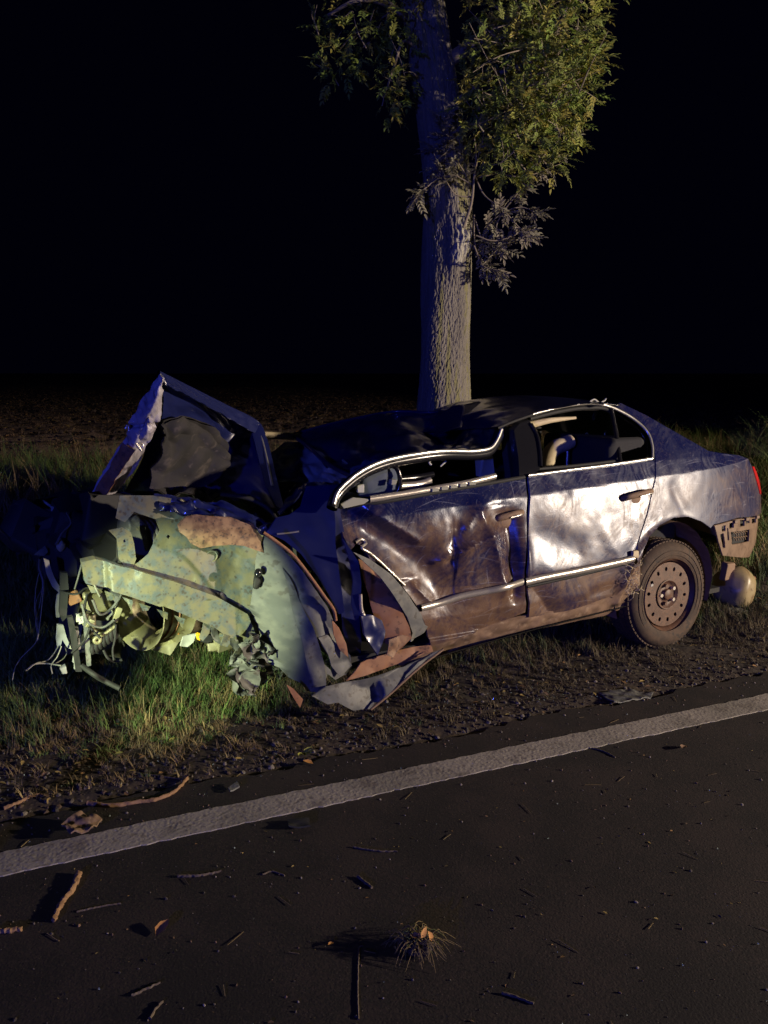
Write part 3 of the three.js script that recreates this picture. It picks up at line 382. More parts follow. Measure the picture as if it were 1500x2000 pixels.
// --- rear wheel
{
  const w = new THREE.Group(); w.name = 'rear_wheel'; car.add(w); w.position.set(-0.075, 0.318, -0.02); w.rotation.set(-0.05, 0.02, 0.3);
  const R = 0.318, prof = [[0.212, -0.005], [0.222, 0.0], [0.245, 0.006], [0.272, 0.002], [0.292, -0.008], [0.306, -0.024], [0.315, -0.045], [0.318, -0.1], [0.315, -0.16], [0.3, -0.19], [0.27, -0.2], [0.215, -0.19]];
  const lg = new THREE.LatheGeometry(prof.map(([r, z]) => new THREE.Vector2(r, z)), 96); lg.rotateX(Math.PI / 2); { const p = lg.attributes.position; for (let i = 0; i < p.count; i++) { const x = p.getX(i), y = p.getY(i), z = p.getZ(i); if (Math.hypot(x, y) > 0.2) { const k = sm(-0.05, -0.28, y * Math.cos(0.3) + x * Math.sin(0.3)); p.setZ(i, z + 0.008 * k); } } lg.computeVertexNormals(); }
  planarUV(lg, 1.3); const ty = part('tyre', lg, M.rubber, w);
  const blocks = []; for (let k = 0; k < 72; k++) for (const [z, wd] of [[-0.038, 0.03], [-0.075, 0.03], [-0.125, 0.03], [-0.165, 0.028]]) { const b = new THREE.BoxGeometry(0.02, 0.008, wd); const a = (k + (z < -0.1 ? 0.5 : 0)) / 72 * Math.PI * 2; b.translate(0, z === -0.038 ? R - 0.003 : R, z); b.rotateZ(a); blocks.push(b); }
  const tm = part('tread', planarUV(mergeGeometries(blocks)), M.rubber, ty); tm.userData.kind = 'stuff';
  for (const [r, z] of [[0.262, 0.0055], [0.235, 0.0045]]) { const t = part('sidewall_ring', planarUV(new THREE.TorusGeometry(r, 0.0022, 6, 90)), M.rubber, ty); t.position.z = z; }
  const rp = [[0.212, 0.004], [0.216, 0.0], [0.214, -0.008], [0.203, -0.014], [0.196, -0.03], [0.188, -0.05], [0.184, -0.12], [0.2, -0.18]];
  const bg = new THREE.LatheGeometry(rp.map(([r, z]) => new THREE.Vector2(r, z)), 80); bg.rotateX(Math.PI / 2); bg.computeVertexNormals(); const rim = part('rim', planarUV(bg, 2), M.steelDust, w);
  const sh = new THREE.Shape(); sh.absarc(0, 0, 0.189, 0, Math.PI * 2); for (let k = 0; k < 14; k++) { const a = k / 14 * Math.PI * 2, h = new THREE.Path(); h.absellipse(0.152 * Math.cos(a), 0.152 * Math.sin(a), 0.0135, 0.0105, 0, Math.PI * 2, true, a); sh.holes.push(h); } { const h = new THREE.Path(); h.absarc(0, 0, 0.085, 0, Math.PI * 2, true); sh.holes.push(h); }
  let dg = new THREE.ExtrudeGeometry(sh, { depth: 0.004, bevelEnabled: true, bevelSize: 0.0012, bevelThickness: 0.0015, bevelSegments: 1, curveSegments: 40 }); { const p = dg.attributes.position; for (let i = 0; i < p.count; i++) { const r = Math.hypot(p.getX(i), p.getY(i)); p.setZ(i, p.getZ(i) - 0.03); } dg = dg.deleteAttribute('normal'); dg = mergeVertices(dg.deleteAttribute('uv'), 1e-4).toNonIndexed(); dg.computeVertexNormals(); }
  part('disc', planarUV(dg, 2), M.steelDust, rim);
  const cp2 = new THREE.LatheGeometry([[0.088, -0.017], [0.08, -0.014], [0.074, -0.03], [0.055, -0.034], [0.034, -0.034], [0.032, -0.018], [0.028, -0.012], [0, -0.01]].map(([r, z]) => new THREE.Vector2(r, z)), 48); cp2.rotateX(Math.PI / 2); cp2.computeVertexNormals(); part('hub', planarUV(cp2, 2), M.steelDust, rim);
  for (let k = 0; k < 5; k++) { const b = new THREE.CylinderGeometry(0.0115, 0.012, 0.022, 6); b.rotateX(Math.PI / 2); const m = part('wheel_bolt', planarUV(b), k % 2 ? M.steelDust : M.mould, rim); m.position.set(0.056 * Math.cos(k * 1.2566 + 0.3), 0.056 * Math.sin(k * 1.2566 + 0.3), -0.022); }
  part('brake_disc', new THREE.CylinderGeometry(0.14, 0.14, 0.02, 40).rotateX(Math.PI / 2), M.black, w).position.z = -0.085;
  part('weight_clip', new RoundedBoxGeometry(0.02, 0.014, 0.008, 2, 0.002), M.white, rim).position.set(-0.1, 0.105, -0.026);
  // arch shell
  const ag = new THREE.CylinderGeometry(0.395, 0.395, 0.5, 48, 4, true, -1.9, 3.8); ag.rotateX(Math.PI / 2); ag.rotateZ(Math.PI); { const p = ag.attributes.position; for (let i = 0; i < p.count; i++) { const q = 1 + 0.03 * n3(p.getX(i) * 5, p.getY(i) * 5, p.getZ(i) * 5); p.setX(i, p.getX(i) * q); p.setY(i, p.getY(i) * q); } ag.computeVertexNormals(); }
  const arch = part('arch_liner', planarUV(ag, 1), M.mud, car); arch.position.set(-0.075, 0.345, -0.31);
  const bk = new THREE.CircleGeometry(0.4, 40, -0.2, Math.PI + 0.4); part('arch_back', planarUV(bk), M.black, car).position.set(-0.075, 0.345, -0.5);
}
// --- rear door
const rd = new THREE.Group(); rd.name = 'rear_door'; car.add(rd);
sheet('door_skin', rd, [[1032, 931], [1140, 917], [1278, 899], [1277, 940], [1262, 1005], [1243, 1066], [1240, 1090], [1228, 1128], [1204, 1162], [1120, 1190], [1070, 1199], [1033, 1206], [1031, 1120], [1034, 1010]], rdZ, M.paint, SIDE);
const handle = (parent, px, py, zf) => { const c = Lf(px, py, zf), dx = L(px + 26, py - 6, 0).x - L(px - 26, py, 0).x;
  const g = new THREE.Group(); g.name = 'door_handle'; parent.add(g); g.position.copy(c); g.rotation.z = 0.05;
  part('handle_bar', tubeGeo([V(-dx * 0.52, -0.008, 0.0), V(-dx * 0.42, 0.004, 0.028), V(-dx * 0.1, 0.012, 0.04), V(dx * 0.25, 0.016, 0.038), V(dx * 0.45, 0.012, 0.026), V(dx * 0.52, 0.004, 0.0)], 0.0175, 30, 10, null, 0.6), M.mud, g);
  part('recess', lump(0.055, 0.9, 0.62, 0.25, 0.03, 6, 4), M.mud, g).position.set(0.0, -0.03, -0.006);
  part('handle_trim', tubeGeo([V(-dx * 0.1, 0.002, 0.05), V(dx * 0.35, 0.008, 0.046), V(dx * 0.5, 0.006, 0.02)], 0.005, 16, 6), M.chrome, g); };
handle(rd, 1242, 967, rdZ);
const up = d => (x, y) => d(x, y) + 0.012;
tube('side_moulding', rd, [[1026, 1137], [1060, 1129], [1130, 1115], [1200, 1100], [1238, 1091]].map(p => Lf(...p, up(rdZ))), 0.02, M.mould, { flat: 0.6, seg: 60 });
tube('lower_moulding', rd, [[1030, 1146], [1130, 1124], [1230, 1100]].map(p => Lf(...p, (x, y) => rdZ(x, y) + 0.004)), 0.008, M.black, { flat: 0.6, seg: 60 });
part('moulding_end', crushedBox(0.045, 0.04, 0.02, 0.005, 20), M.beige, rd).position.copy(Lf(1240, 1082, up(rdZ)));
const tubeS = (name, parent, px, r, mat, off = 0.006, o = {}) => tube(name, parent, px.map(([a, b]) => Lf(a, b, (x, y) => sideZ(x, y) + off)), r, mat, o);
const wf = new THREE.Group(); wf.name = 'rear_window_frame'; rd.add(wf);
tubeS('chrome_strip', wf, [[1032, 929], [1100, 920], [1200, 907], [1274, 896]], 0.009, M.chrome, 0.008, { seg: 60, flat: 0.5 });
tubeS('chrome_strip', wf, [[1275, 896], [1274, 870], [1266, 846], [1244, 823], [1210, 802], [1180, 791], [1140, 789], [1090, 796], [1036, 810]], 0.009, M.chrome, 0.008, { seg: 80, flat: 0.5 });
tubeS('seal', wf, [[1034, 818], [1090, 804], [1140, 797], [1180, 798], [1196, 806]], 0.012, M.black, -0.015, { seg: 40 });
tubeS('divider_bar', wf, [[1194, 798], [1202, 840], [1212, 904]], 0.016, M.blackGloss, -0.002, { seg: 20, flat: 0.5 });
tubeS('seal', wf, [[1052, 916], [1120, 910], [1208, 900]], 0.009, M.black, -0.02, { seg: 30 });
sheet('quarter_glass', wf, [[1203, 803], [1240, 824], [1262, 848], [1269, 872], [1270, 893], [1216, 901]], (x, y) => sideZ(x, y) - 0.012, M.pane, { edge: 0.05, thick: 0.004 });
tubeS('inner_trim', wf, [[1218, 898], [1245, 893], [1266, 892]], 0.008, M.beige, -0.035, { seg: 10 });
tubeS('seal', wf, [[1036, 828], [1048, 850], [1054, 880], [1056, 912]], 0.012, M.blackGloss, -0.004, { seg: 30 });
// centre pillar, black
sheet('centre_pillar', car, [[1004, 840], [1016, 826], [1034, 820], [1048, 848], [1054, 884], [1054, 918], [1030, 932], [1014, 934], [1012, 890]], (x, y) => sideZ(x, y) - 0.004, M.blackGloss, { edge: 0.03, thick: 0.05 });
sheet('centre_pillar_inner', car, [[988, 838], [1006, 834], [1016, 900], [1020, 932], [998, 938], [992, 890]], (x, y) => sideZ(x, y) - 0.06, M.black, { edge: 0.04, thick: 0.05 });
// --- front door
const fd = new THREE.Group(); fd.name = 'front_door'; car.add(fd);
sheet('door_skin', fd, [[664, 992], [720, 984], [800, 970], [900, 952], [1026, 933], [1028, 1010], [1024, 1120], [1026, 1196], [985, 1212], [930, 1231], [842, 1262], [834, 1232], [812, 1180], [782, 1140], [744, 1102], [722, 1092], [712, 1070], [694, 1060], [684, 1075], [672, 1050]], fdZ, M.paint, { edge: 0.013, thick: 0.014 });
handle(fd, 990, 1008, fdZ);
tube('side_moulding', fd, [[822, 1188], [860, 1178], [900, 1165], [950, 1155], [985, 1148], [1022, 1136]].map(p => Lf(...p, up(fdZ))), 0.018, M.mould, { flat: 0.6, seg: 60 });
tube('torn_lip', fd, [[694, 1060], [706, 1053], [715, 1060], [706, 1070], [722, 1080], [742, 1097], [790, 1143]].map(p => Lf(...p, up(fdZ))), 0.007, M.mould, { seg: 40, label: 'bright curled torn edge of the door skin' });
// belt strip with clips, sagging window rail
const belt = (x, y) => sideZ(x, y) + 0.004;
tube('belt_strip', fd, [[722, 975], [790, 965], [860, 953], [920, 942], [968, 930]].map(p => Lf(...p, belt)), 0.017, M.mould, { flat: 0.5, seg: 50 });
tube('belt_strip', fd, [[664, 990], [740, 981], [850, 962], [1024, 932]].map(p => Lf(...p, (x, y) => fdZ(x, y) - 0.002)), 0.011, M.black, { seg: 50 });
for (let k = 0; k < 5; k++) part('clip', new RoundedBoxGeometry(0.04, 0.016, 0.01, 2, 0.003), M.foam, fd).position.copy(Lf(850 + k * 18, 957 - k * 3.2, (x, y) => sideZ(x, y) + 0.014));
sheet('corner_trim', fd, [[666, 985], [690, 972], [724, 975], [712, 984], [672, 993]], (x, y) => sideZ(x, y) + 0.004, M.foam, { edge: 0.04, thick: 0.01 });
// --- bent roof rail with bright strip (near side)
const railZ = -0.16, railPx = [[652, 985], [660, 962], [684, 937], [716, 915], [756, 899], [810, 888], [870, 881], [930, 881], [960, 874], [972, 858], [980, 838]];
const railP = railPx.map(([a, b], i) => L(a, b, -0.05 - 0.02 * Math.min(i, 6)));
tube('chrome_strip', car, railP, 0.0105, M.chrome, { seg: 90, rad: 10, flat: 0.5 });
tube('roof_rail', car, railP.map(p => p.clone().add(V(0.0, -0.022, -0.022))), 0.026, M.blackGloss, { seg: 80, rad: 10 });
tube('chrome_strip', car, [[972, 836], [1000, 824], [1040, 810]].map(([a, b]) => L(a, b, -0.17)), 0.008, M.black, { seg: 20 });
// --- roof, rear half then the crushed front half
{
  const near = [[980, 834], [1030, 810], [1090, 795], [1140, 787], [1184, 786], [1212, 790]].map(([a, b], i) => L(a, b, i < 5 ? -0.2 : -0.16));
  loft('roof', car, [near, near.map((p, i) => V(p.x - 0.01, p.y + [-0.03, 0.0, 0.012, 0.018, 0.016, 0.002][i], -0.55)), near.map((p, i) => V(p.x, p.y + [-0.08, -0.06, -0.02, 0.01, 0.01, 0][i], -1.0)), near.map((p, i) => V(p.x, p.y + [-0.12, -0.1, -0.07, -0.04, -0.03, -0.03][i], -1.45))], M.clean, { nu: 40, nv: 40, disp: (u, v) => 0.008 * n2(u * 5, v * 5) * sm(0.6, 0, u) });
  const edge = [[690, 932], [730, 908], [780, 893], [840, 884], [900, 880], [945, 876], [970, 858], [984, 832]].map(([a, b]) => L(a, b, -0.2));
  const far = [[570, 850], [630, 833], [700, 817], [770, 805], [850, 806], [900, 792], [940, 792], [988, 816]].map(([a, b], i) => L(a, b, [-1.35, -1.38, -1.4, -1.35, -1.15, -1.3, -1.25, -1.1][i]));
  const mid1 = edge.map((p, i) => p.clone().lerp(far[i], 0.34).add(V(0, [-0.02, -0.03, -0.05, -0.05, -0.03, 0.0, 0.02, 0.01][i], 0)));
  const mid2 = edge.map((p, i) => p.clone().lerp(far[i], 0.7).add(V(0, [0.0, -0.02, -0.03, -0.02, -0.06, 0.0, 0.02, 0.0][i], 0)));
  loft('crushed_roof', car, [edge, mid1, mid2, far], M.clean, { nu: 80, nv: 50, disp: (u, v) => 0.11 * facet(u * 1.9, v * 0.9, 3) * Math.sin(Math.PI * Math.min(1, v * 0.9 + 0.1)) + 0.03 * facet(u * 1.9, v, 8) - 0.07 * Math.exp(-(((u - 0.6 - 0.05 * v) / 0.035) ** 2)) * sm(0.2, 0.9, v), label: 'roof front half caved in towards the tree' });
  tube('roof_edge', car, far.map(p => p.clone().add(V(0, 0.004, 0.004))), 0.009, M.clean, { seg: 60 });
  tube('roof_edge', car, [edge[0], mid1[0], mid2[0], far[0]], 0.012, M.clean, { seg: 30 });
  loft('roof_buckle', car, [[[856, 806, -1.1], [880, 798, -1.1], [905, 787, -1.12], [932, 786, -1.12], [955, 796, -1.08], [972, 812, -1.0]], [[852, 822, -0.95], [880, 806, -0.9], [906, 797, -0.88], [932, 797, -0.86], [956, 806, -0.84], [976, 822, -0.8]], [[846, 856, -0.7], [878, 842, -0.62], [906, 838, -0.58], [934, 840, -0.55], [960, 846, -0.52], [978, 846, -0.5]]], M.clean, { nu: 36, nv: 20, disp: (u, v) => 0.05 * facet(u, v * 0.6, 4) });
  tube('torn_bracket', car, [[1150, 786], [1160, 780], [1168, 785], [1172, 787]].map(([a, b]) => L(a, b, -0.26)), 0.005, M.white, { seg: 12, rad: 5 });
  tube('torn_bracket', car, [[1172, 787], [1182, 781], [1183, 778]].map(([a, b]) => L(a, b, -0.26)), 0.005, M.white, { seg: 12, rad: 5 });
  loft('headliner', car, [[[1046, 815, -0.3], [1120, 801, -0.3], [1190, 799, -0.3]].map(p => L(...p)), [[1046, 815, -0.3], [1120, 801, -0.3], [1190, 799, -0.3]].map(p => L(...p).add(V(0, -0.04, -1.1)))], M.headliner, { nu: 10, nv: 10 });
}
tube('pillar_trim', car, [[1032, 831, -0.34], [1070, 822, -0.34], [1124, 816, -0.36]], 0.022, M.beige, { seg: 24, r2: 0.008, label: 'pale trim strip under the roof rail' });
tube('pole', car, [[512, 850, -1.25], [545, 851, -1.28], [584, 853, -1.32]], 0.022, M.beige, { seg: 14, label: 'pale roof-pillar trim sticking out' });
// windscreen hanging from the roof edge
loft('windscreen', car, [[[527, 885, -1.15], [560, 868, -1.22], [598, 862, -1.25], [650, 885, -0.85], [694, 915, -0.4]], [[535, 915, -1.05], [570, 905, -1.05], [610, 905, -1.0], [650, 918, -0.7], [684, 932, -0.38]], [[543, 946, -0.95], [580, 944, -0.92], [615, 946, -0.85], [645, 944, -0.6], [668, 945, -0.36]]], M.glassDirty, { nu: 40, nv: 24, uv: 0.7, disp: (u, v) => 0.02 * n2(u * 4, v * 3) + 0.006 * Math.sin(v * 30 + 4 * n2(u * 3, v * 3)) });
// mirror with its back to the road
{ const m = part('door_mirror', lump(0.1, 1.15, 0.9, 0.3, 0.3, 13, 5), M.mirrorBlue, fd); m.position.copy(L(730, 936, -0.22)); tube('mirror_rim', m, [V(0.04, 0.085, 0.03), V(0.1, 0.05, 0.045), V(0.115, -0.03, 0.05), V(0.09, -0.085, 0.04)], 0.012, M.blackGloss, { seg: 20 }); part('mirror_foot', crushedBox(0.03, 0.04, 0.03, 0.005, 20), M.white, m).position.set(-0.1, -0.03, 0.05); part('mirror_foot', crushedBox(0.025, 0.03, 0.03, 0.005, 20), M.foam, m).position.set(0.07, -0.01, 0.06); }
tube('window_channel', fd, [[778, 950, -0.2], [820, 946, -0.22], [842, 938, -0.22]], 0.02, M.mould, { seg: 16, flat: 0.5 });
tube('window_channel', fd, [[776, 936, -0.24], [815, 932, -0.26], [846, 926, -0.26]], 0.016, M.blackGloss, { seg: 16 });
part('airbag', crushedBox(0.09, 0.11, 0.06, 0.02, 14), M.white, car).position.copy(L(944, 910, -0.35));
tube('wire', car, [[845, 895, -0.22], [838, 903, -0.22], [842, 908, -0.22]], 0.006, M.white, { seg: 10 });
tube('wire', car, [[872, 900, -0.3], [860, 911, -0.3]], 0.005, M.white, { seg: 8 });
// --- cabin
part('floor_pan', new THREE.BoxGeometry(2.6, 0.03, 1.5), M.black, car).position.set(-0.85, 0.26, -0.85);
loft('far_side', car, [[V(-2.2, 0.25, -1.72), V(-1, 0.27, -1.74), V(0.6, 0.3, -1.6)], [V(-2.2, 0.98, -1.66), V(-1, 1.03, -1.7), V(0.6, 1.0, -1.5)]], M.cloth, { nu: 16, nv: 8, thick: 0.05 });
part('dashboard', crushedBox(0.4, 0.3, 1.3, 0.05, 4, 8), M.cloth, car).position.set(-2.0, 0.82, -0.9);
const seat = (x, z, h, mat, hr) => { const s = new THREE.Group(); s.name = 'seat'; car.add(s); s.position.set(x, 0.3, z); const b = part('backrest', crushedBox(0.16, h, 0.5, 0.015, 6), M.cloth, s); b.position.set(0.12, h / 2 + 0.08, 0); b.rotation.z = -0.16; part('cushion', crushedBox(0.5, 0.16, 0.5, 0.015, 6), M.cloth, s).position.set(-0.15, 0.12, 0); return s; };
seat(-1.25, -0.45, 0.5, M.cloth); const s2 = seat(-1.2, -1.2, 0.55, M.cloth);
{ const h = L(1094, 888, -0.42); const m = part('headrest', tubeGeo([V(-0.1, -0.09, 0), V(-0.085, -0.01, 0), V(-0.04, 0.04, 0), V(0.03, 0.06, 0), V(0.075, 0.075, 0)], 0.05, 24, 12, 0.042), M.beige, car, 'pale headrest seen through the rear window'); m.position.copy(h); for (const k of [0.045]) tube('headrest_post', m, [V(k, 0.02, 0.01), V(k, -0.12, 0.01)], 0.007, M.chrome, { seg: 6 }); }
{ const b = part('rear_seat_back', crushedBox(0.3, 0.42, 0.62, 0.03, 4, 8), M.cloth, car); b.position.copy(L(1158, 905, -0.45)).add(V(0, -0.04, 0)); part('rear_bench', crushedBox(0.6, 0.6, 1.4, 0.02, 4, 6), M.cloth, car).position.set(-0.1, 0.6, -0.9); }
tube('seat_belt', car, [[1042, 842, -1.0], [1070, 838, -1.0], [1100, 845, -1.0], [1140, 853, -1.0]], 0.009, M.black, { seg: 20 });
tube('seat_belt', car, [[1104, 828, -1.2], [1150, 838, -1.2], [1182, 848, -1.2]], 0.008, M.black, { seg: 20 });
part('belt_hook', new THREE.TorusGeometry(0.012, 0.003, 6, 16), M.white, car).position.copy(L(1146, 849, -0.95));
tube('belt_hook', car, [[1181, 841, -0.9], [1181, 850, -0.9]], 0.004, M.white, { seg: 4 });
for (const [a, b, c] of [[1182, 830, -1.45], [1050, 830, -1.5]]) tube('far_pillar', car, [L(a, b - 16, c), L(a + (a > 1100 ? 16 : -4), b + 60, c - 0.1)], 0.035, M.cloth, { seg: 8 });
// --- sill and lower body
const sillZ = (x, y) => sideZ(x, y) - 0.012 + 0.006 * n2(x * 8, y * 20) - 0.03 * sm(0.28, 0.2, y);
sheet('sill', car, [[770, 1292], [842, 1258], [930, 1229], [1030, 1202], [1120, 1188], [1206, 1160], [1230, 1126], [1250, 1100], [1250, 1140], [1238, 1178], [1180, 1203], [1040, 1231], [960, 1252], [860, 1282], [790, 1306]], sillZ, M.mud, { edge: 0.03, thick: 0.02, uv: 1 });
loft('underbody', car, [[[790, 1304, -0.05], [860, 1281, -0.05], [1040, 1230, -0.05], [1236, 1180, -0.05]], [[790, 1290, -0.5], [860, 1270, -0.5], [1040, 1230, -0.5], [1236, 1180, -0.5]]], M.black, { nu: 16, nv: 6 });
sheet('mudflap', car, [[1206, 1188], [1228, 1183], [1226, 1206], [1204, 1206]], -0.14, M.liner, { edge: 0.04, uv: 1 });
{ const gs = []; for (let i = 0; i < 46; i++) { const c = Lf(1228 + rr(-12, 16), 1118 + rr(-18, 40), sideZ).add(V(0, 0, 0.012)); const a = rr(0, 6.28), l = rr(0.02, 0.06); gs.push(tubeGeo([c, c.clone().add(V(Math.cos(a) * l * 0.5, Math.sin(a) * l * 0.5, 0.02)), c.clone().add(V(Math.cos(a) * l, Math.sin(a) * l, 0.005))], 0.0016, 5, 4)); } const m = part('caught_straw', mergeGeometries(gs), M.beige, car); m.userData.kind = 'stuff'; }
// --- front wing, still blue, and scuttle
const wingZ = (x, y) => sideZ(x, y) - 0.02 - 0.42 * Math.max(0, -2.16 - x) + 0.004 * n2(x * 7, y * 7) + fold([560, 1050], [640, 1150], 0.02, 0.08)(x, y);
sheet('front_wing', car, [[520, 1040], [540, 1012], [566, 1006], [588, 990], [600, 950], [660, 946], [652, 985], [655, 1060], [664, 1130], [672, 1196], [662, 1200], [650, 1176], [622, 1128], [588, 1082], [556, 1056]], wingZ, M.clean, { edge: 0.022, thick: 0.012, uv: 1 });
tube('wing_highlight', car, [[541, 1043], [562, 1041], [584, 1038]].map(p => Lf(...p, (x, y) => wingZ(x, y) + 0.006)), 0.004, M.mould, { seg: 10 });  // pale strip drawn as the highlight on the wing shoulder
loft('scuttle', car, [[[545, 1005, -0.3], [600, 952, -0.3], [662, 950, -0.12]], [[545, 990, -0.9], [580, 948, -1.0], [640, 948, -0.9]]], M.clean, { nu: 16, nv: 16, disp: (u, v) => 0.02 * n2(u * 3, v * 3) });
tube('wing_lip', car, [[514, 1040], [540, 1058], [572, 1084], [604, 1124], [634, 1166], [652, 1192], [656, 1212]].map(([a, b]) => L(a, b, -0.02)), 0.008, M.rust, { seg: 50, label: 'wheel arch lip with its orange-brown highlight put into the colour' });  // coloured strip stands for the orange-brown highlight along the lip
// door hinge edge: dark gap and folded front edge of the door
sheet('hinge_pillar', car, [[652, 990], [664, 994], [676, 1060], [690, 1130], [700, 1190], [706, 1250], [704, 1300], [680, 1310], [668, 1230], [664, 1130], [655, 1060]], crump(-0.12, 0.02, 6, 3), M.clean, { edge: 0.03, uv: 1 });
sheet('hinge_fold', car, [[668, 1050], [684, 1072], [700, 1096], [706, 1140], [704, 1200], [694, 1214], [686, 1180], [690, 1130], [682, 1090]], crump(-0.03, 0.02, 7, 5, 0.5, 0, -2.1, 0.8), M.clean, { edge: 0.02, uv: 1 });
tube('hinge_edge', car, [[704, 1160, -0.02], [706, 1190, -0.02], [711, 1203, -0.02]], 0.009, M.mould, { seg: 14 });
// inner flap of the torn door, rusty inside with a pale curved flange
sheet('door_flap_inner', car, [[700, 1092], [722, 1098], [756, 1140], [778, 1180], [800, 1225], [804, 1246], [780, 1270], [752, 1256], [734, 1220], [722, 1170], [710, 1130]], crump(-0.05, 0.03, 5, 8, 0.25, 0, -2, 0.5), M.rust, { edge: 0.022, uv: 1 });
sheet('door_flap_flange', car, [[690, 1078], [724, 1093], [764, 1122], [796, 1160], [820, 1196], [837, 1222], [828, 1236], [802, 1254], [806, 1236], [796, 1206], [770, 1164], [742, 1126], [716, 1102]], crump(-0.005, 0.018, 5, 4, -0.15, 0, -1.9, 0.5), M.liner, { edge: 0.02, uv: 1, thick: 0.01 });
sheet('hinge_blob', car, [[706, 1204], [728, 1202], [746, 1212], [753, 1232], [748, 1256], [738, 1280], [726, 1262], [712, 1240]], (x, y) => -0.02 + 0.05 * Math.sin((x + 2.2) * 14) * 0.5 + 0.01 * n2(x * 9, y * 9), M.clean, { edge: 0.018, uv: 1, thick: 0.02 });
sheet('sill_end', car, [[690, 1316], [704, 1296], [740, 1282], [790, 1268], [842, 1260], [846, 1272], [790, 1294], [730, 1314], [676, 1330]], crump(-0.06, 0.03, 7, 1), M.rust, { edge: 0.025, uv: 1, label: 'rusty torn end of the sill' });
sheet('sill_scrap', car, [[760, 1250], [786, 1240], [806, 1246], [786, 1262], [768, 1284], [756, 1280]], crump(0.0, 0.03, 9, 6), M.rustMottle, { edge: 0.02, uv: 1 });
// --- torn wheel-arch liner hanging to the ground
const lz = (x, y) => -0.06 - 0.28 * sm(-2.25, -2.62, x) + 0.09 * facet(x * 1.3 + 0.5 * y, y * 0.55, 4) + 0.025 * facet(x * 1.2, y * 0.7, 10);
sheet('arch_liner_front', car, [[516, 1044], [548, 1068], [582, 1104], [612, 1146], [640, 1186], [650, 1210], [660, 1250], [684, 1280], [687, 1300], [676, 1318], [655, 1328], [640, 1316], [632, 1338], [628, 1352], [600, 1350], [588, 1334], [562, 1322], [546, 1304], [520, 1294], [500, 1272], [486, 1246], [490, 1180], [498, 1130], [500, 1090]], lz, M.liner, { edge: 0.02, uv: 0.9, holes: [[[600, 1232], [622, 1252], [648, 1290], [650, 1312], [632, 1296], [612, 1268]]] });
sheet('liner_strip', car, [[552, 1110], [566, 1128], [612, 1226], [634, 1298], [637, 1348], [606, 1350], [596, 1280], [574, 1200]], (x, y) => lz(x, y) + 0.018 + 0.02 * n2(x * 6, y * 4), M.liner, { edge: 0.025, uv: 1.1 });
sheet('liner_scrap', car, [[622, 1246], [640, 1240], [672, 1272], [688, 1300], [664, 1322], [648, 1302], [640, 1276]], crump(-0.03, 0.03, 8, 2), M.liner, { edge: 0.02, uv: 1 });
sheet('liner_scrap', car, [[648, 1210], [662, 1226], [676, 1256], [680, 1284], [664, 1270], [652, 1240]], crump(-0.02, 0.03, 8, 9), M.rust, { edge: 0.02, uv: 1 });
part('plug', lump(0.022, 1, 1.4, 0.8, 0.4, 30, 3), M.black, car).position.copy(L(502, 1136, -0.22)); part('plug', lump(0.02, 1, 1, 1, 0.3, 20, 3), M.blackGloss, car).position.copy(L(505, 1118, -0.2));
// under tray trailing on the ground
sheet('under_tray', car, [[636, 1342], [700, 1330], [790, 1303], [866, 1268], [820, 1302], [760, 1356], [724, 1385], [690, 1388], [660, 1372], [640, 1376], [610, 1360]], (x, y) => 0.02 + 0.2 * (0.16 - y) + 0.06 * facet(x, y * 1.6, 6), M.liner, { edge: 0.025, uv: 1.2, thick: 0.008 });
tube('tray_edge', car, [[724, 1386, 0.045], [760, 1357, 0.04], [820, 1303, 0.03], [866, 1268, 0.02]], 0.006, M.mud, { seg: 20 });
sheet('tray_scrap', car, [[560, 1338], [574, 1346], [592, 1366], [586, 1382], [574, 1364]], crump(0.0, 0.02, 9, 4), M.rust, { edge: 0.02, uv: 1 });

// --- inner wing and chassis leg
const iz = (x, y) => -0.34 + 0.35 * (y - 0.7) * -0.4 + 0.06 * facet(x + 4, y, 3.4) + 0.02 * facet(x, y + 2, 8) - 0.03 * Math.exp(-((x + 2.63) ** 2 + (y - 0.77) ** 2) / 0.012);
const inner = sheet('inner_wing', car, [[234, 968], [300, 968], [352, 976], [392, 1004], [424, 1018], [470, 1020], [516, 1044], [518, 1076], [506, 1104], [494, 1160], [486, 1226], [474, 1256], [430, 1224], [370, 1190], [300, 1158], [262, 1142], [262, 1104], [290, 1082], [312, 1036], [304, 1014], [262, 1000], [244, 1020], [226, 1012]], iz, M.primer, { edge: 0.018, thick: 0.006, uv: 1.1, holes: [[[324, 1049], [328, 1044], [333, 1048], [329, 1053]]] });
tube('weld_flange', inner, [[352, 976], [372, 988], [392, 1004], [408, 1008]].map(p => Lf(...p, (x, y) => iz(x, y) + 0.008)), 0.006, M.alloy, { seg: 16 });
part('spring_seat', planarUV(new THREE.TorusGeometry(0.024, 0.004, 10, 30)), M.primer, inner).position.copy(Lf(414, 1086, (x, y) => iz(x, y) + 0.002));
const tower = sheet('strut_tower', car, [[348, 1026], [362, 1011], [384, 1006], [412, 1009], [452, 1011], [470, 1018], [492, 1026], [504, 1040], [513, 1050], [509, 1062], [516, 1080], [498, 1074], [476, 1066], [452, 1064], [420, 1066], [392, 1071], [374, 1062], [366, 1050], [352, 1040]], (x, y) => -0.2 - 0.5 * Math.max(0, y - 0.93) - 0.8 * (x + 2.62) ** 2 + 0.03 * facet(x, y, 7), M.rustMottle, { edge: 0.02, uv: 1.3, thick: 0.02 });
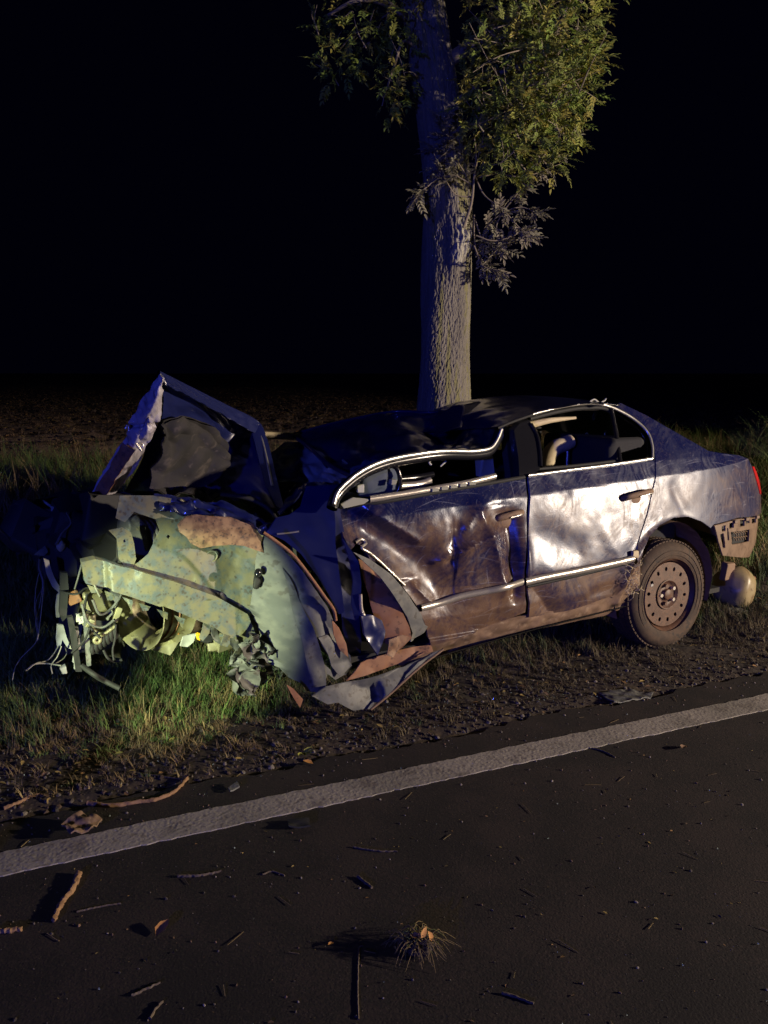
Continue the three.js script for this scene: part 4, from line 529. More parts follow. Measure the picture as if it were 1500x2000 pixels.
loft('strut_tower_top', car, [[[300, 968, -0.42], [360, 974, -0.4], [430, 985, -0.36], [512, 1012, -0.28], [545, 1020, -0.24]], [[318, 1000, -0.34], [372, 1004, -0.3], [430, 1012, -0.25], [490, 1030, -0.21], [530, 1046, -0.2]]], M.clean, { nu: 36, nv: 14, disp: (u, v) => 0.06 * facet(u * 2, v, 5) });
loft('engine_bay_floor', car, [[[300, 955, -0.6], [420, 975, -0.55], [545, 1005, -0.45]], [[300, 962, -1.3], [420, 965, -1.3], [545, 985, -1.2]]], M.felt, { nu: 24, nv: 16, disp: (u, v) => 0.04 * n2(u * 6, v * 5) });
tube('bonnet_seal', car, [[430, 965, -0.5], [480, 972, -0.48], [520, 990, -0.44], [540, 1015, -0.36]], 0.012, M.black, { seg: 24 });
const legZ = (x, y) => iz(x, y) + 0.03;
sheet('chassis_leg', car, [[160, 1098], [186, 1092], [262, 1112], [340, 1136], [420, 1164], [484, 1200], [500, 1240], [492, 1266], [474, 1268], [420, 1226], [340, 1192], [250, 1164], [168, 1140]], legZ, M.primer, { edge: 0.02, thick: 0.07, uv: 1.4 });
sheet('bracket', car, [[212, 1036], [238, 1030], [256, 1040], [262, 1062], [266, 1092], [260, 1108], [244, 1106], [232, 1092], [228, 1052]], crump(-0.33, 0.02, 8, 3), M.primer, { edge: 0.02, uv: 1.7, thick: 0.008, holes: [[[240, 1056], [244, 1053], [246, 1058], [242, 1060]]] });
part('engine_block', crushedBox(0.3, 0.26, 0.3, 0.03, 6, 8), M.cast, car).position.copy(L(292, 1056, -0.7));
for (let k = 0; k < 4; k++) { const q = part('intake_pipe', tubeGeo([V(0, 0.07, 0), V(0.01, 0.02, 0.06), V(0, -0.07, 0.07)], 0.022, 14, 10), M.cast, car); q.position.copy(L(276 + k * 12, 1040 + k * 3, -0.52)); q.rotation.z = 0.3; }
// torn crumpled leg end
for (let k = 0; k < 7; k++) { const m = part('crumpled_scrap', loftGeo([[V(-0.05, 0, 0), V(0, 0.02, 0.02), V(0.05, 0, 0)], [V(-0.04, -0.06, 0.03), V(0, -0.07, -0.02), V(0.05, -0.05, 0.02)], [V(-0.03, -0.1, 0), V(0.01, -0.11, 0.02), V(0.03, -0.1, -0.02)]], 8, 8, (u, v) => 0.05 * facet(u + k * 7, v, 2.5)), M.liner, car); m.position.copy(L(470 + rr(-16, 55), 1262 + rr(-20, 55), -0.2 + rr(-0.1, 0.06))); m.rotation.set(rr(-0.8, 0.8), rr(-0.8, 0.8), rr(-2, 2)); }
for (let k = 0; k < 10; k++) { const x0 = 404 + k * 13, y0 = 1222 + k * 7.5, w = rr(8, 16), h = rr(16, 44), sk = rr(-12, 10); sheet('torn_strip', car, [[x0 - w * 0.5, y0 - 6], [x0 + w * 0.6, y0 - 2], [x0 + w * 0.7 + sk * 0.4, y0 + h * 0.5], [x0 + sk + rr(0, 8), y0 + h], [x0 + sk - rr(3, 8), y0 + h * 0.8], [x0 - w * 0.6 + sk * 0.3, y0 + h * 0.35]], crump(-0.3 + rr(-0.08, 0.08), 0.03, 9, k * 3.1, rr(-0.4, 0.4), rr(-0.3, 0.3), -2.5, 0.35), k % 3 === 1 ? M.liner : M.primer, { edge: 0.015, uv: 1.6, thick: 0.005 }); }
for (let k = 0; k < 6; k++) { const x0 = 180 + k * 34, y0 = 1146 + k * 12; sheet('torn_strip', car, [[x0 - 10, y0 - 4], [x0 + 12, y0 + 3], [x0 + rr(6, 12), y0 + rr(10, 26)], [x0 + rr(-4, 2), y0 + rr(8, 16)]], crump(-0.36, 0.02, 9, k * 2.3), M.primer, { edge: 0.015, uv: 1.6, thick: 0.005 }); }
// --- wheel barrel, suspension, driveline behind the leg
{ const lg = new THREE.LatheGeometry([[0.17, -0.09], [0.175, -0.085], [0.15, -0.07], [0.143, -0.03], [0.14, 0.03], [0.15, 0.06], [0.172, 0.085], [0.168, 0.09], [0.13, 0.05], [0.12, -0.05], [0.165, -0.09]].map(([r, y]) => new THREE.Vector2(r, y)), 60); lg.rotateZ(Math.PI / 2); lg.computeVertexNormals(); const m = part('wheel_barrel', planarUV(lg, 1.5), M.alloy, car); m.position.copy(L(300, 1186, -0.62)); m.rotation.set(0, 0.5, -0.06); m.scale.setScalar(1.1);
  for (const x of [-0.02, 0.02]) { const t = part('rib', planarUV(new THREE.TorusGeometry(0.143, 0.004, 6, 50).rotateY(Math.PI / 2)), M.rust, m); t.position.x = x; } }
sheet('suspension_arm', car, [[256, 1244], [300, 1240], [330, 1226], [352, 1214], [360, 1232], [352, 1250], [332, 1280], [300, 1270], [268, 1258]], crump(-0.62, 0.02, 7, 2), M.alloy, { edge: 0.02, uv: 1.4, thick: 0.03, holes: [[[314, 1242], [322, 1238], [327, 1241], [319, 1246]]] });
sheet('subframe', car, [[340, 1192], [420, 1226], [440, 1250], [430, 1262], [396, 1250], [368, 1240], [346, 1216]], crump(-0.6, 0.03, 7, 7), M.alloy, { edge: 0.025, uv: 1.5, thick: 0.03 });
sheet('link_plate', car, [[358, 1244], [384, 1238], [378, 1254], [366, 1264], [352, 1262]], crump(-0.5, 0.015, 9, 2), M.white, { edge: 0.02, uv: 2, thick: 0.012 });
sheet('fuel_tray', car, [[352, 1208], [360, 1200], [358, 1226], [348, 1240]], -0.55, M.orange, { edge: 0.03, uv: 1 });
for (const [a, b, z, w, h, d, mat] of [[388, 1243, -0.45, 0.018, 0.035, 0.02, M.yellow], [402, 1246, -0.45, 0.06, 0.05, 0.05, M.black], [440, 1254, -0.4, 0.11, 0.07, 0.03, M.alloy], [414, 1262, -0.4, 0.04, 0.04, 0.02, M.alloy], [182, 1176, -0.6, 0.1, 0.12, 0.08, M.alloy], [208, 1180, -0.65, 0.08, 0.14, 0.1, M.liner], [170, 1208, -0.55, 0.06, 0.06, 0.05, M.alloy], [232, 1200, -0.8, 0.1, 0.2, 0.12, M.cast], [142, 1168, -0.55, 0.05, 0.06, 0.04, M.rust], [190, 1240, -0.55, 0.07, 0.05, 0.05, M.alloy], [196, 1210, -0.85, 0.26, 0.3, 0.2, M.cast], [176, 1215, -0.5, 0.03, 0.05, 0.03, M.alloy], [228, 1200, -0.5, 0.025, 0.08, 0.02, M.alloy]]) { const m = part('engine_fragment', crushedBox(w, h, d, Math.min(w, h) * 0.22, 12, 6), mat, car); m.position.copy(L(a, b, z)); m.rotation.set(rr(-0.4, 0.4), rr(-0.5, 0.5), rr(-0.6, 0.6)); }
tube('track_rod', car, [[184, 1248, -0.5], [204, 1238, -0.5], [226, 1222, -0.5]], 0.008, M.alloy, { seg: 12 }); part('rod_end', planarUV(new THREE.TorusGeometry(0.013, 0.008, 10, 24)), M.alloy, car).position.copy(L(190, 1250, -0.5));
{ const B = []; for (let k = 0; k < 7; k++) { const t = new THREE.TorusGeometry(0.035 - 0.0025 * k, 0.01, 8, 24); t.rotateY(Math.PI / 2 - 0.3); t.translate(-0.018 * k, -0.01 * k, 0.005 * k); B.push(planarUV(t)); } part('driveshaft_boot', mergeGeometries(B), M.black, car).position.copy(L(226, 1230, -0.55)); }
// --- shattered nose: black plastic, foam and wiring
for (const [a, b, z, w, h, d, am] of [[78, 1028, -1.0, 0.24, 0.22, 0.3, 0.05], [112, 1052, -0.9, 0.22, 0.26, 0.25, 0.05], [150, 1020, -0.85, 0.22, 0.2, 0.3, 0.05], [104, 1000, -1.05, 0.24, 0.12, 0.2, 0.04], [195, 1010, -0.8, 0.2, 0.26, 0.3, 0.05], [60, 1056, -1.0, 0.16, 0.08, 0.12, 0.03], [190, 1070, -0.75, 0.22, 0.2, 0.2, 0.05], [128, 1090, -0.75, 0.12, 0.18, 0.12, 0.04]]) { const m = part('nose_fragment', crushedBox(w, h, d, am, 9, 8), M.black, car); m.position.copy(L(a, b, z)); m.rotation.set(rr(-0.3, 0.3), rr(-0.4, 0.4), rr(-0.5, 0.5)); }
tube('headlamp_shard', car, [[82, 978, -0.95], [92, 984, -0.93], [98, 988, -0.93]], 0.008, M.glassDirty, { seg: 8 });
sheet('headlamp_shard', car, [[98, 988], [112, 992], [120, 1004], [108, 1002], [100, 998]], -0.85, M.glassDirty, { edge: 0.03, uv: 2 });
sheet('headlamp_shard', car, [[66, 1084], [78, 1074], [88, 1066], [94, 1078], [86, 1086]], -0.8, M.liner, { edge: 0.02, uv: 2 });
part('nose_plug', lump(0.022, 1, 1.2, 1, 0.25, 30, 3), M.foam, car).position.copy(L(118, 1064, -0.7));
sheet('bumper_foam', car, [[86, 1094], [96, 1096], [100, 1112], [108, 1132], [118, 1148], [116, 1158], [102, 1146], [92, 1124]], crump(-0.62, 0.012, 9, 2), M.foam, { edge: 0.02, uv: 1, thick: 0.04 });
sheet('bumper_foam', car, [[112, 1164], [118, 1158], [120, 1180], [116, 1206], [110, 1206], [109, 1186]], crump(-0.6, 0.012, 9, 4), M.foam, { edge: 0.02, uv: 1, thick: 0.03 });
sheet('bumper_foam', car, [[132, 1152], [150, 1154], [152, 1164], [136, 1162]], crump(-0.58, 0.01, 9, 4), M.foam, { edge: 0.02, uv: 1, thick: 0.03 });
sheet('bumper_foam', car, [[112, 1220], [124, 1222], [130, 1244], [140, 1268], [132, 1266], [122, 1250], [118, 1262], [112, 1264], [110, 1248]], crump(-0.56, 0.02, 9, 7), M.white, { edge: 0.015, uv: 1, thick: 0.02 });
for (const [a, b] of [[148, 1232], [149, 1240], [150, 1252], [152, 1262], [148, 1288], [150, 1300], [124, 1308], [152, 1206], [160, 1210]]) part('foam_crumb', crushedBox(0.022, 0.035, 0.02, 0.006, 30, 3), M.white, car).position.copy(L(a, b, -0.52));
sheet('nose_strut', car, [[118, 1118], [132, 1120], [134, 1150], [130, 1206], [122, 1214], [116, 1200], [118, 1160]], crump(-0.52, 0.01, 6, 2), M.black, { edge: 0.03, uv: 1, thick: 0.04 });
sheet('nose_strut', car, [[132, 1206], [142, 1204], [150, 1240], [156, 1288], [160, 1312], [148, 1312], [142, 1270]], crump(-0.5, 0.01, 6, 5), M.black, { edge: 0.03, uv: 1, thick: 0.03 });
sheet('nose_strut', car, [[162, 1200], [170, 1204], [176, 1260], [178, 1300], [170, 1302], [166, 1250]], crump(-0.5, 0.01, 6, 9), M.liner, { edge: 0.03, uv: 1, thick: 0.02 });
const wire = (px, z, r, mat) => tube('wire', car, px.map(([a, b]) => [a, b, z + rr(-0.04, 0.04)]), r, mat, { seg: 40, rad: 5 });
wire([[78, 1090], [77, 1110], [84, 1135], [85, 1160]], -0.75, 0.007, M.liner);
wire([[76, 1120], [70, 1150], [68, 1190], [72, 1220], [74, 1250], [66, 1262]], -0.8, 0.0022, M.wireGrey); wire([[84, 1140], [78, 1180], [70, 1215], [76, 1250]], -0.78, 0.0022, M.wireGrey); wire([[84, 1160], [80, 1200], [72, 1250], [58, 1268], [44, 1282], [30, 1302], [24, 1328]], -0.74, 0.0025, M.wireGrey); wire([[82, 1150], [70, 1180], [75, 1225], [70, 1258]], -0.8, 0.0025, M.liner);
wire([[114, 1262], [104, 1278], [92, 1290], [70, 1296], [54, 1308]], -0.52, 0.0025, M.foam); wire([[120, 1262], [112, 1282], [100, 1300], [102, 1316]], -0.52, 0.0025, M.foam); wire([[126, 1262], [130, 1276], [124, 1286], [108, 1296]], -0.52, 0.0025, M.foam); wire([[50, 1310], [66, 1298], [90, 1296], [120, 1300]], -0.5, 0.0035, M.foam);
wire([[180, 1170], [196, 1200], [216, 1190], [232, 1170], [238, 1160]], -0.42, 0.006, M.liner); wire([[226, 1220], [224, 1250], [220, 1270], [222, 1290]], -0.42, 0.005, M.black); wire([[160, 1300], [185, 1318], [205, 1330], [235, 1345]], -0.3, 0.012, M.black); wire([[184, 1142], [190, 1155], [196, 1166]], -0.3, 0.004, M.foam); wire([[160, 1180], [172, 1215], [200, 1225], [224, 1210]], -0.44, 0.006, M.liner); wire([[170, 1160], [165, 1195], [180, 1230], [196, 1246]], -0.5, 0.006, M.black); wire([[140, 1275], [165, 1250], [176, 1225]], -0.46, 0.005, M.black); wire([[118, 1155], [150, 1160], [170, 1148], [200, 1150]], -0.5, 0.005, M.black); wire([[202, 1270], [210, 1285], [225, 1292], [240, 1288]], -0.4, 0.006, M.black); wire([[398, 1206], [400, 1222], [412, 1234], [416, 1250]], -0.35, 0.004, M.black); wire([[412, 1212], [424, 1226], [436, 1238]], -0.35, 0.004, M.black); wire([[478, 1258], [486, 1290], [508, 1300], [524, 1302]], -0.2, 0.005, M.black); wire([[160, 1100], [152, 1130], [146, 1150]], -0.4, 0.004, M.liner); wire([[108, 1064], [122, 1040], [138, 1022], [130, 1000]], -0.7, 0.004, M.liner);
// --- bonnet folded up
const bonnet = new THREE.Group(); bonnet.name = 'bonnet'; car.add(bonnet);
loft('underside', bonnet, [[[312, 736, -0.42], [400, 780, -0.75], [470, 815, -1.0], [505, 832, -1.05]], [[314, 800, -0.5], [390, 830, -0.85], [455, 860, -1.02], [514, 862, -0.95]], [[280, 890, -0.68], [370, 900, -0.95], [440, 910, -0.96], [530, 926, -0.74]], [[230, 985, -0.82], [340, 975, -0.95], [440, 975, -0.86], [549, 1000, -0.48]]], M.clean, { nu: 40, nv: 30, disp: (u, v) => 0.012 * n2(u * 4, v * 4) });
loft('insulation_mat', bonnet, [[[318, 822, -0.47], [345, 812, -0.52], [390, 822, -0.66], [425, 850, -0.78]], [[308, 880, -0.5], [350, 870, -0.58], [400, 875, -0.7], [446, 892, -0.8]], [[290, 950, -0.56], [340, 948, -0.62], [390, 952, -0.7], [440, 915, -0.78]]], M.felt, { nu: 28, nv: 24, thick: 0.015, disp: (u, v) => 0.025 * n2(u * 3, v * 3) });
loft('top_flange', bonnet, [[[310, 728, -0.36], [370, 758, -0.58], [440, 793, -0.83], [505, 827, -1.0]], [[320, 752, -0.36], [372, 777, -0.56], [436, 812, -0.8], [494, 846, -0.95]]], M.clean, { nu: 40, nv: 8, disp: (u, v) => 0.004 * n2(u * 8, v * 2), thick: 0.012 });
loft('side_flange', bonnet, [[[505, 827, -1.0], [520, 858, -0.92], [538, 930, -0.68], [555, 1003, -0.44]], [[492, 846, -0.96], [500, 880, -0.86], [516, 940, -0.66], [538, 992, -0.46]]], M.clean, { nu: 40, nv: 8, thick: 0.012 });
tube('bonnet_edge', bonnet, [[310, 727, -0.35], [370, 757, -0.57], [440, 792, -0.82], [496, 820, -0.99], [508, 830, -1.0], [516, 848, -0.95]], 0.008, M.clean, { seg: 50 });
tube('edge_seal', bonnet, [[505, 836, -0.98], [514, 868, -0.88], [526, 920, -0.7], [532, 950, -0.6]], 0.007, M.chrome, { seg: 30 });
tube('edge_seal', bonnet, [[488, 818, -0.98], [500, 826, -0.99], [510, 838, -0.97], [512, 846, -0.96]], 0.007, M.chrome, { seg: 20 });
loft('folded_nose', bonnet, [[[310, 728, -0.35], [282, 772, -0.42], [256, 820, -0.5], [244, 850, -0.56], [205, 920, -0.7], [172, 975, -0.8], [152, 1004, -0.85]], [[316, 745, -0.3], [302, 784, -0.34], [282, 828, -0.42], [266, 862, -0.48], [228, 926, -0.62], [196, 980, -0.74], [172, 1010, -0.8]], [[318, 762, -0.36], [317, 796, -0.4], [304, 838, -0.46], [284, 872, -0.52], [248, 930, -0.66], [214, 980, -0.78], [190, 1012, -0.84]]], M.litLavender, { nu: 60, nv: 16, disp: (u, v) => 0.03 * facet(u * 2, v * 0.7, 5) - 0.03 * Math.exp(-(((u - 0.4 + 0.1 * v) / 0.012) ** 2)) + 0.004 * n2(u * 20, v * 6), label: 'bonnet nose folded back, lavender lamp light put into its colour, rusty below' });
loft('nose_scrape', bonnet, [[[238, 866, -0.52], [205, 925, -0.66], [172, 980, -0.77], [158, 1002, -0.82]], [[262, 880, -0.45], [228, 932, -0.59], [196, 984, -0.71], [174, 1012, -0.78]]], M.rust, { nu: 24, nv: 8, disp: (u, v) => 0.008 * n2(u * 9, v * 4) });
part('latch_eye', planarUV(new THREE.TorusGeometry(0.012, 0.005, 8, 20)), M.mould, bonnet).position.copy(L(274, 871, -0.44));
tube('latch_bolt', bonnet, [[266, 866, -0.44], [276, 880, -0.44]], 0.006, M.mould, { seg: 6 });
tube('corner_clip', bonnet, [[244, 838, -0.5], [250, 830, -0.5], [252, 842, -0.5]], 0.006, M.mould, { seg: 10 });
stage('details');
// ================================================================ GROUND COVER AND LITTER
function bladeTuft(n, h, spread, lean) { const pos = [], idx = []; for (let k = 0; k < n; k++) { const a = rr(0, 6.28), x = rr(-spread, spread), z = rr(-spread, spread), hh = h * rr(0.55, 1.15), w = rr(0.0022, 0.0042), le = lean * rr(0.3, 1.2), dx = Math.cos(a), dz = Math.sin(a), b = pos.length / 3; for (let s = 0; s < 4; s++) { const t = s / 3, q = w * (1 - t * 0.9), ox = x + dx * le * hh * t * t, oz = z + dz * le * hh * t * t, y = hh * t * (1 - 0.25 * le * t); pos.push(ox - dz * q, y, oz + dx * q, ox + dz * q, y, oz - dx * q); } for (let s = 0; s < 3; s++) { const i = b + s * 2; idx.push(i, i + 1, i + 3, i, i + 3, i + 2); } } const g = new THREE.BufferGeometry(); g.setAttribute('position', new THREE.Float32BufferAttribute(pos, 3)); g.setIndex(idx); g.computeVertexNormals(); return g; }
M.grass = new THREE.MeshPhysicalMaterial({ color: 0xffffff, roughness: 0.8, transmission: 0.2, thickness: 0, side: THREE.DoubleSide });
const gG = [bladeTuft(14, 0.1, 0.03, 0.9), bladeTuft(12, 0.14, 0.035, 0.7), bladeTuft(16, 0.06, 0.03, 1.2), bladeTuft(9, 0.34, 0.05, 0.7)];
const GRN = [[0.06, 0.11, 0.024], [0.085, 0.14, 0.03], [0.11, 0.14, 0.04]], DRY = [[0.2, 0.14, 0.06], [0.15, 0.11, 0.05], [0.24, 0.18, 0.08], [0.12, 0.08, 0.04]];
const gm = gG.map(() => []), gc = gG.map(() => []);
function addTuft(k, x, z, s, dry) { const q = new THREE.Matrix4().compose(V(x, groundH(x, z) - 0.004, z), new THREE.Quaternion().setFromEuler(new THREE.Euler(rr(-0.15, 0.15), rr(0, 6.28), rr(-0.15, 0.15))), V(s, s * rr(0.75, 1.25), s)); gm[k].push(q); gc[k].push(new THREE.Color().setRGB(...(rnd() < dry ? pick(DRY) : pick(GRN))).multiplyScalar(rr(0.7, 1.25) * (roadD(x, z) < 2 && roadS(x, z) > -0.2 ? 0.5 : roadD(x, z) > 4.8 ? 2.0 : 1.3))); }  // colour scale per area: lamp-lit grass painted brighter, dim verge darker
for (let i = 0; i < 60000; i++) { // verge round the car: dense and green at the nose, thin and dry towards the road and the tail
  const s = rr(-3.6, 3.6), d = rr(0.34, 4.8), p = roadAt(s, d), cover = n2(p.x * 1.1 + 5, p.z * 1.1) * 0.5 + 0.5;
  let dens = sm(0.45, 1.15, d + 0.25 * (cover - 0.5)) * lerp(0.5, 1, sm(0.6, -0.5, s)) + 0.12; if (d > 2.4) dens = Math.max(dens, 0.55 + 0.4 * cover); if (rnd() > dens * (0.5 + cover * 0.6)) continue;
  const dry = lerp(0.85, 0.22, sm(0.5, 1.3, d)) + 0.3 * sm(-0.2, 1.2, s) * sm(2.2, 1.4, d); addTuft(d < 0.8 ? 2 : pick([0, 0, 1, 2, 2]), p.x, p.z, d < 2.2 ? rr(0.4, 0.85) : rr(0.6, 1.15), dry);
}
for (let i = 0; i < 42000; i++) { const s = rr(-13, 13), d = rr(4.8, 12.2), p = roadAt(s, d), c = n2(p.x * 0.7, p.z * 0.7); if (rnd() > 0.42 + 0.45 * c) continue; addTuft(rnd() < 0.22 ? 3 : 1, p.x, p.z, rr(0.9, 1.7), 0.5 + 0.35 * n2(p.x * 0.4 + 9, p.z * 0.4)); }
for (let i = 0; i < 5200; i++) { const x = rr(1.9, 7), z = -rr(4.6, 10), d = roadD(x, z); if (d < 1.3 || rnd() > sm(1.2, 2.2, d)) continue; addTuft(pick([0, 1, 1, 3]), x, z, rr(0.8, 1.4), 0.4); }
for (let i = 0; i < 2600; i++) { const a = rr(0, 6.28), r = Math.sqrt(rnd()) * 2.0, x = 5.5 + Math.cos(a) * r * 0.85, z = -9.4 + Math.sin(a) * r * 0.9; addTuft(rnd() < 0.6 ? 3 : 1, x, z, rr(0.9, 1.5), 0.35); }
for (let i = 0; i < 500; i++) { const p = onGround(rr(0, 130), rr(1300, 1370)); addTuft(1, p.x, p.z, rr(0.9, 1.5), 0.05); }
for (let i = 0; i < 900; i++) { const p = onGround(rr(200, 330), rr(1255, 1310)); addTuft(pick([0, 1]), p.x, p.z, rr(0.6, 0.95), 0.03); }
{ const a = [], c = []; for (let i = 0; i < 40000; i++) { const z = -13 - 62 * Math.pow(rnd(), 1.6), x = rr(-1, 1) * (8 - z * 0.75); if (roadD(x, z) < 13.6 || n2(x * 0.35, z * 0.8) < -0.25) continue; const s = rr(0.6, 1.5); a.push(new THREE.Matrix4().compose(V(x, groundH(x, z) - 0.01, z), new THREE.Quaternion().setFromEuler(new THREE.Euler(rr(-0.6, 0.6), rr(0, 6.28), rr(-0.6, 0.6))), V(s * 1.6, s * 0.8, s * 1.6))); c.push(new THREE.Color().setRGB(...pick([[0.36, 0.23, 0.12], [0.27, 0.17, 0.09], [0.42, 0.28, 0.15]])).multiplyScalar(rr(0.6, 1.2))); } top(instanced(gG[2], M.grass, a, c), 'field_stubble', 'dry stubble and straw standing on the ploughed field', 'stubble', null, 'stuff'); }
gG.forEach((g, k) => top(instanced(g, M.grass, gm[k], gc[k]), ['verge_grass', 'verge_grass', 'short_grass', 'tall_grass'][k], ['low green and straw-coloured grass on the verge', 'longer grass leaning on the verge and behind the car', 'short dry grass along the crumbling road edge', 'tall rank grass at the field edge and on the bank'][k], 'grass', null, 'stuff'));
// gravel
{ const st = new THREE.IcosahedronGeometry(1, 0); const mk = (n, f, cols) => { const a = [], c = []; for (let i = 0; i < n; i++) { const [p, s] = f(); a.push(new THREE.Matrix4().compose(p, new THREE.Quaternion().setFromEuler(new THREE.Euler(rr(0, 6), rr(0, 6), rr(0, 6))), V(s * rr(0.7, 1.3), s * rr(0.5, 0.9), s * rr(0.7, 1.3)))); c.push(new THREE.Color().setRGB(...pick(cols)).multiplyScalar(rr(0.6, 1.3))); } return [a, c]; };
  std('stone', [1, 1, 1], 0.85); const G = [[0.05, 0.038, 0.03], [0.06, 0.048, 0.038], [0.032, 0.026, 0.022], [0.13, 0.11, 0.09], [0.06, 0.036, 0.024]];
  const [a, c] = mk(9000, () => { const s = rr(-3.4, 3.6), d = EDGE + 0.02 + Math.abs(rr(-1, 1) * rnd()) * 2.0, p = roadAt(s, d); p.y = groundH(p.x, p.z) + 0.001; return [p, Math.pow(rnd(), 4) * 0.012 + 0.002]; }, G); top(instanced(st, M.stone, a, c), 'verge_gravel', 'loose gravel and clods along the road edge', 'gravel', null, 'stuff');
  const [b, e] = mk(5000, () => { const s = rr(-3.5, 3.5), d = 0.25 - 2.6 * Math.pow(rnd(), 1.6), p = roadAt(s, d, 0.001); return [p, Math.pow(rnd(), 6) * 0.005 + 0.001]; }, [[0.09, 0.07, 0.06], [0.05, 0.04, 0.036], [0.2, 0.17, 0.15], [0.12, 0.07, 0.045]]); top(instanced(st, M.stone, b, e), 'road_grit', 'grit and crumbs scattered on the asphalt', 'grit', null, 'stuff');
  const [f, h] = mk(9000, () => { const x = rr(-26, 22), z = -rr(13, 40), p = V(x, 0, z); p.y = groundH(x, z) + 0.01; return [p, rr(0.02, 0.07) * (roadD(x, z) > 14 ? 1 : 0.3)]; }, [[0.08, 0.055, 0.04], [0.06, 0.042, 0.032], [0.11, 0.08, 0.055]]); top(instanced(st, M.stone, f, h), 'field_clods', 'clods of turned earth on the ploughed field', 'clods', null, 'stuff'); }
// leaf litter
const simpleLeaf = (() => { const g = leafletGeo(1, 0.5); g.computeVertexNormals(); return g; })();
{ const a = [], c = []; const add = (x, z, s, y) => { a.push(new THREE.Matrix4().compose(V(x, y + 0.004, z), new THREE.Quaternion().setFromEuler(new THREE.Euler(-Math.PI / 2 + rr(-0.4, 0.4), rr(-0.4, 0.4), rr(0, 6.28))), V(s, s * rr(0.7, 1.2), s))); c.push(new THREE.Color().setRGB(...pick([[0.2, 0.11, 0.04], [0.13, 0.075, 0.04], [0.28, 0.2, 0.06], [0.16, 0.12, 0.04], [0.1, 0.06, 0.04]])).multiplyScalar(rr(0.7, 1.2))); };
  for (let i = 0; i < 2300; i++) { const p = roadAt(rr(-3.5, 3.6), rr(0.3, 3)); add(p.x, p.z, rr(0.012, 0.04), groundH(p.x, p.z) + 0.006); } for (let i = 0; i < 1500; i++) { const p = roadAt(rr(-3, 3.4), -rr(0.1, 2.2)); add(p.x, p.z, 0.003 + 0.014 * rnd() ** 3, -0.002); } for (let i = 0; i < 16000; i++) { const x = rr(-26, 20), z = -8 - 40 * Math.pow(rnd(), 1.5); add(x, z, rr(0.05, 0.16), groundH(x, z) + 0.04); c[c.length - 1].multiplyScalar(1.7); }
  for (let i = 0; i < 500; i++) { const x = rr(3.2, 6.5), z = -rr(5.4, 9); add(x, z, rr(0.04, 0.09), groundH(x, z) + 0.05); }
  M.litter = new THREE.MeshStandardMaterial({ color: 0xffffff, roughness: 0.85, side: THREE.DoubleSide }); top(instanced(simpleLeaf, M.litter, a, c), 'leaf_litter', 'small dead leaves and straw scattered over ground and field', 'leaf litter', null, 'stuff'); }
{ // straw bits lying on the asphalt and verge
  const g = new THREE.BoxGeometry(1, 0.0014, 0.0016), a = [], c = []; for (let i = 0; i < 260; i++) { const d = rr(-2.3, 1.6), p = roadAt(rr(-3, 3.3), d); const y = d < EDGE ? 0.003 : groundH(p.x, p.z) + 0.006; a.push(new THREE.Matrix4().compose(V(p.x, y, p.z), new THREE.Quaternion().setFromEuler(new THREE.Euler(0, rr(0, 6.28), rr(-0.06, 0.06))), V(rr(0.015, 0.07), 1, 1))); c.push(new THREE.Color().setRGB(...pick(DRY)).multiplyScalar(rr(0.5, 1.1))); } top(instanced(g, M.litter, a, c), 'straw_bits', 'bits of straw and bark scattered on the road and verge', 'straw', null, 'stuff'); }
{ const g = new THREE.TetrahedronGeometry(1, 0), a = []; for (let i = 0; i < 700; i++) { const near = rnd() < 0.85, d = near ? rr(0.35, 1.3) : rr(-1.6, 0.4), p = roadAt(near ? rr(-1.6, 1.6) : rr(-2, 2.6), d), s = rr(0.0018, 0.0042); a.push(new THREE.Matrix4().compose(V(p.x, (d < EDGE ? 0.003 : groundH(p.x, p.z) + 0.008), p.z), new THREE.Quaternion().setFromEuler(new THREE.Euler(rr(0, 6), rr(0, 6), rr(0, 6))), V(s, s, s))); } M.crumb = new THREE.MeshPhysicalMaterial({ color: 0xcfe0da, roughness: 0.08, transmission: 0.7, thickness: 0.004, ior: 1.5 }); top(instanced(g, M.crumb, a), 'glass_crumbs', 'crumbs of shattered window glass strewn on road and verge', 'broken glass', null, 'stuff'); }
// sticks lying about: each traced on the ground
const stick = (px, r, label, name = 'fallen_stick', mat = r > 0.006 ? M.wood : M.twigDark) => { const P = px.map(([a, b]) => { const q = onGround(a, b); const rd2 = roadD(q.x, q.z); q.y = (rd2 < EDGE - 0.03 ? 0 : Math.max(0, groundH(q.x, q.z))) + r * 0.75; return q; }); const g = tubeGeo(P, r, 40, 9, r * 0.75); const p = g.attributes.position; for (let i = 0; i < p.count; i++) { const k = r * 0.45; p.setXYZ(i, p.getX(i) + k * n3(p.getX(i) * 60, p.getY(i) * 60, p.getZ(i) * 60), p.getY(i) + k * 0.5 * n3(p.getX(i) * 70, 5, p.getZ(i) * 70), p.getZ(i) + k * n3(p.getX(i) * 60, 9, p.getZ(i) * 60)); } g.computeVertexNormals(); planarUV(g, 4); const c = P[Math.floor(P.length / 2)].clone(); g.translate(-c.x, 0, -c.z); const m = new THREE.Mesh(g, mat); m.position.set(c.x, 0, c.z); return top(m, name, label, 'stick', 'sticks lying on road and verge'); };
stick([[155, 1708], [143, 1738], [121, 1768], [104, 1802]], 0.0095, 'thick barked stick lying alone on the asphalt beside the edge line');
stick([[-12, 1822], [18, 1822], [44, 1817]], 0.009, 'short stub of barked stick reaching in at the road side');
stick([[8, 1581], [36, 1570], [60, 1558], [82, 1555]], 0.007, 'short straight twig on the bare gravel verge beside grass');
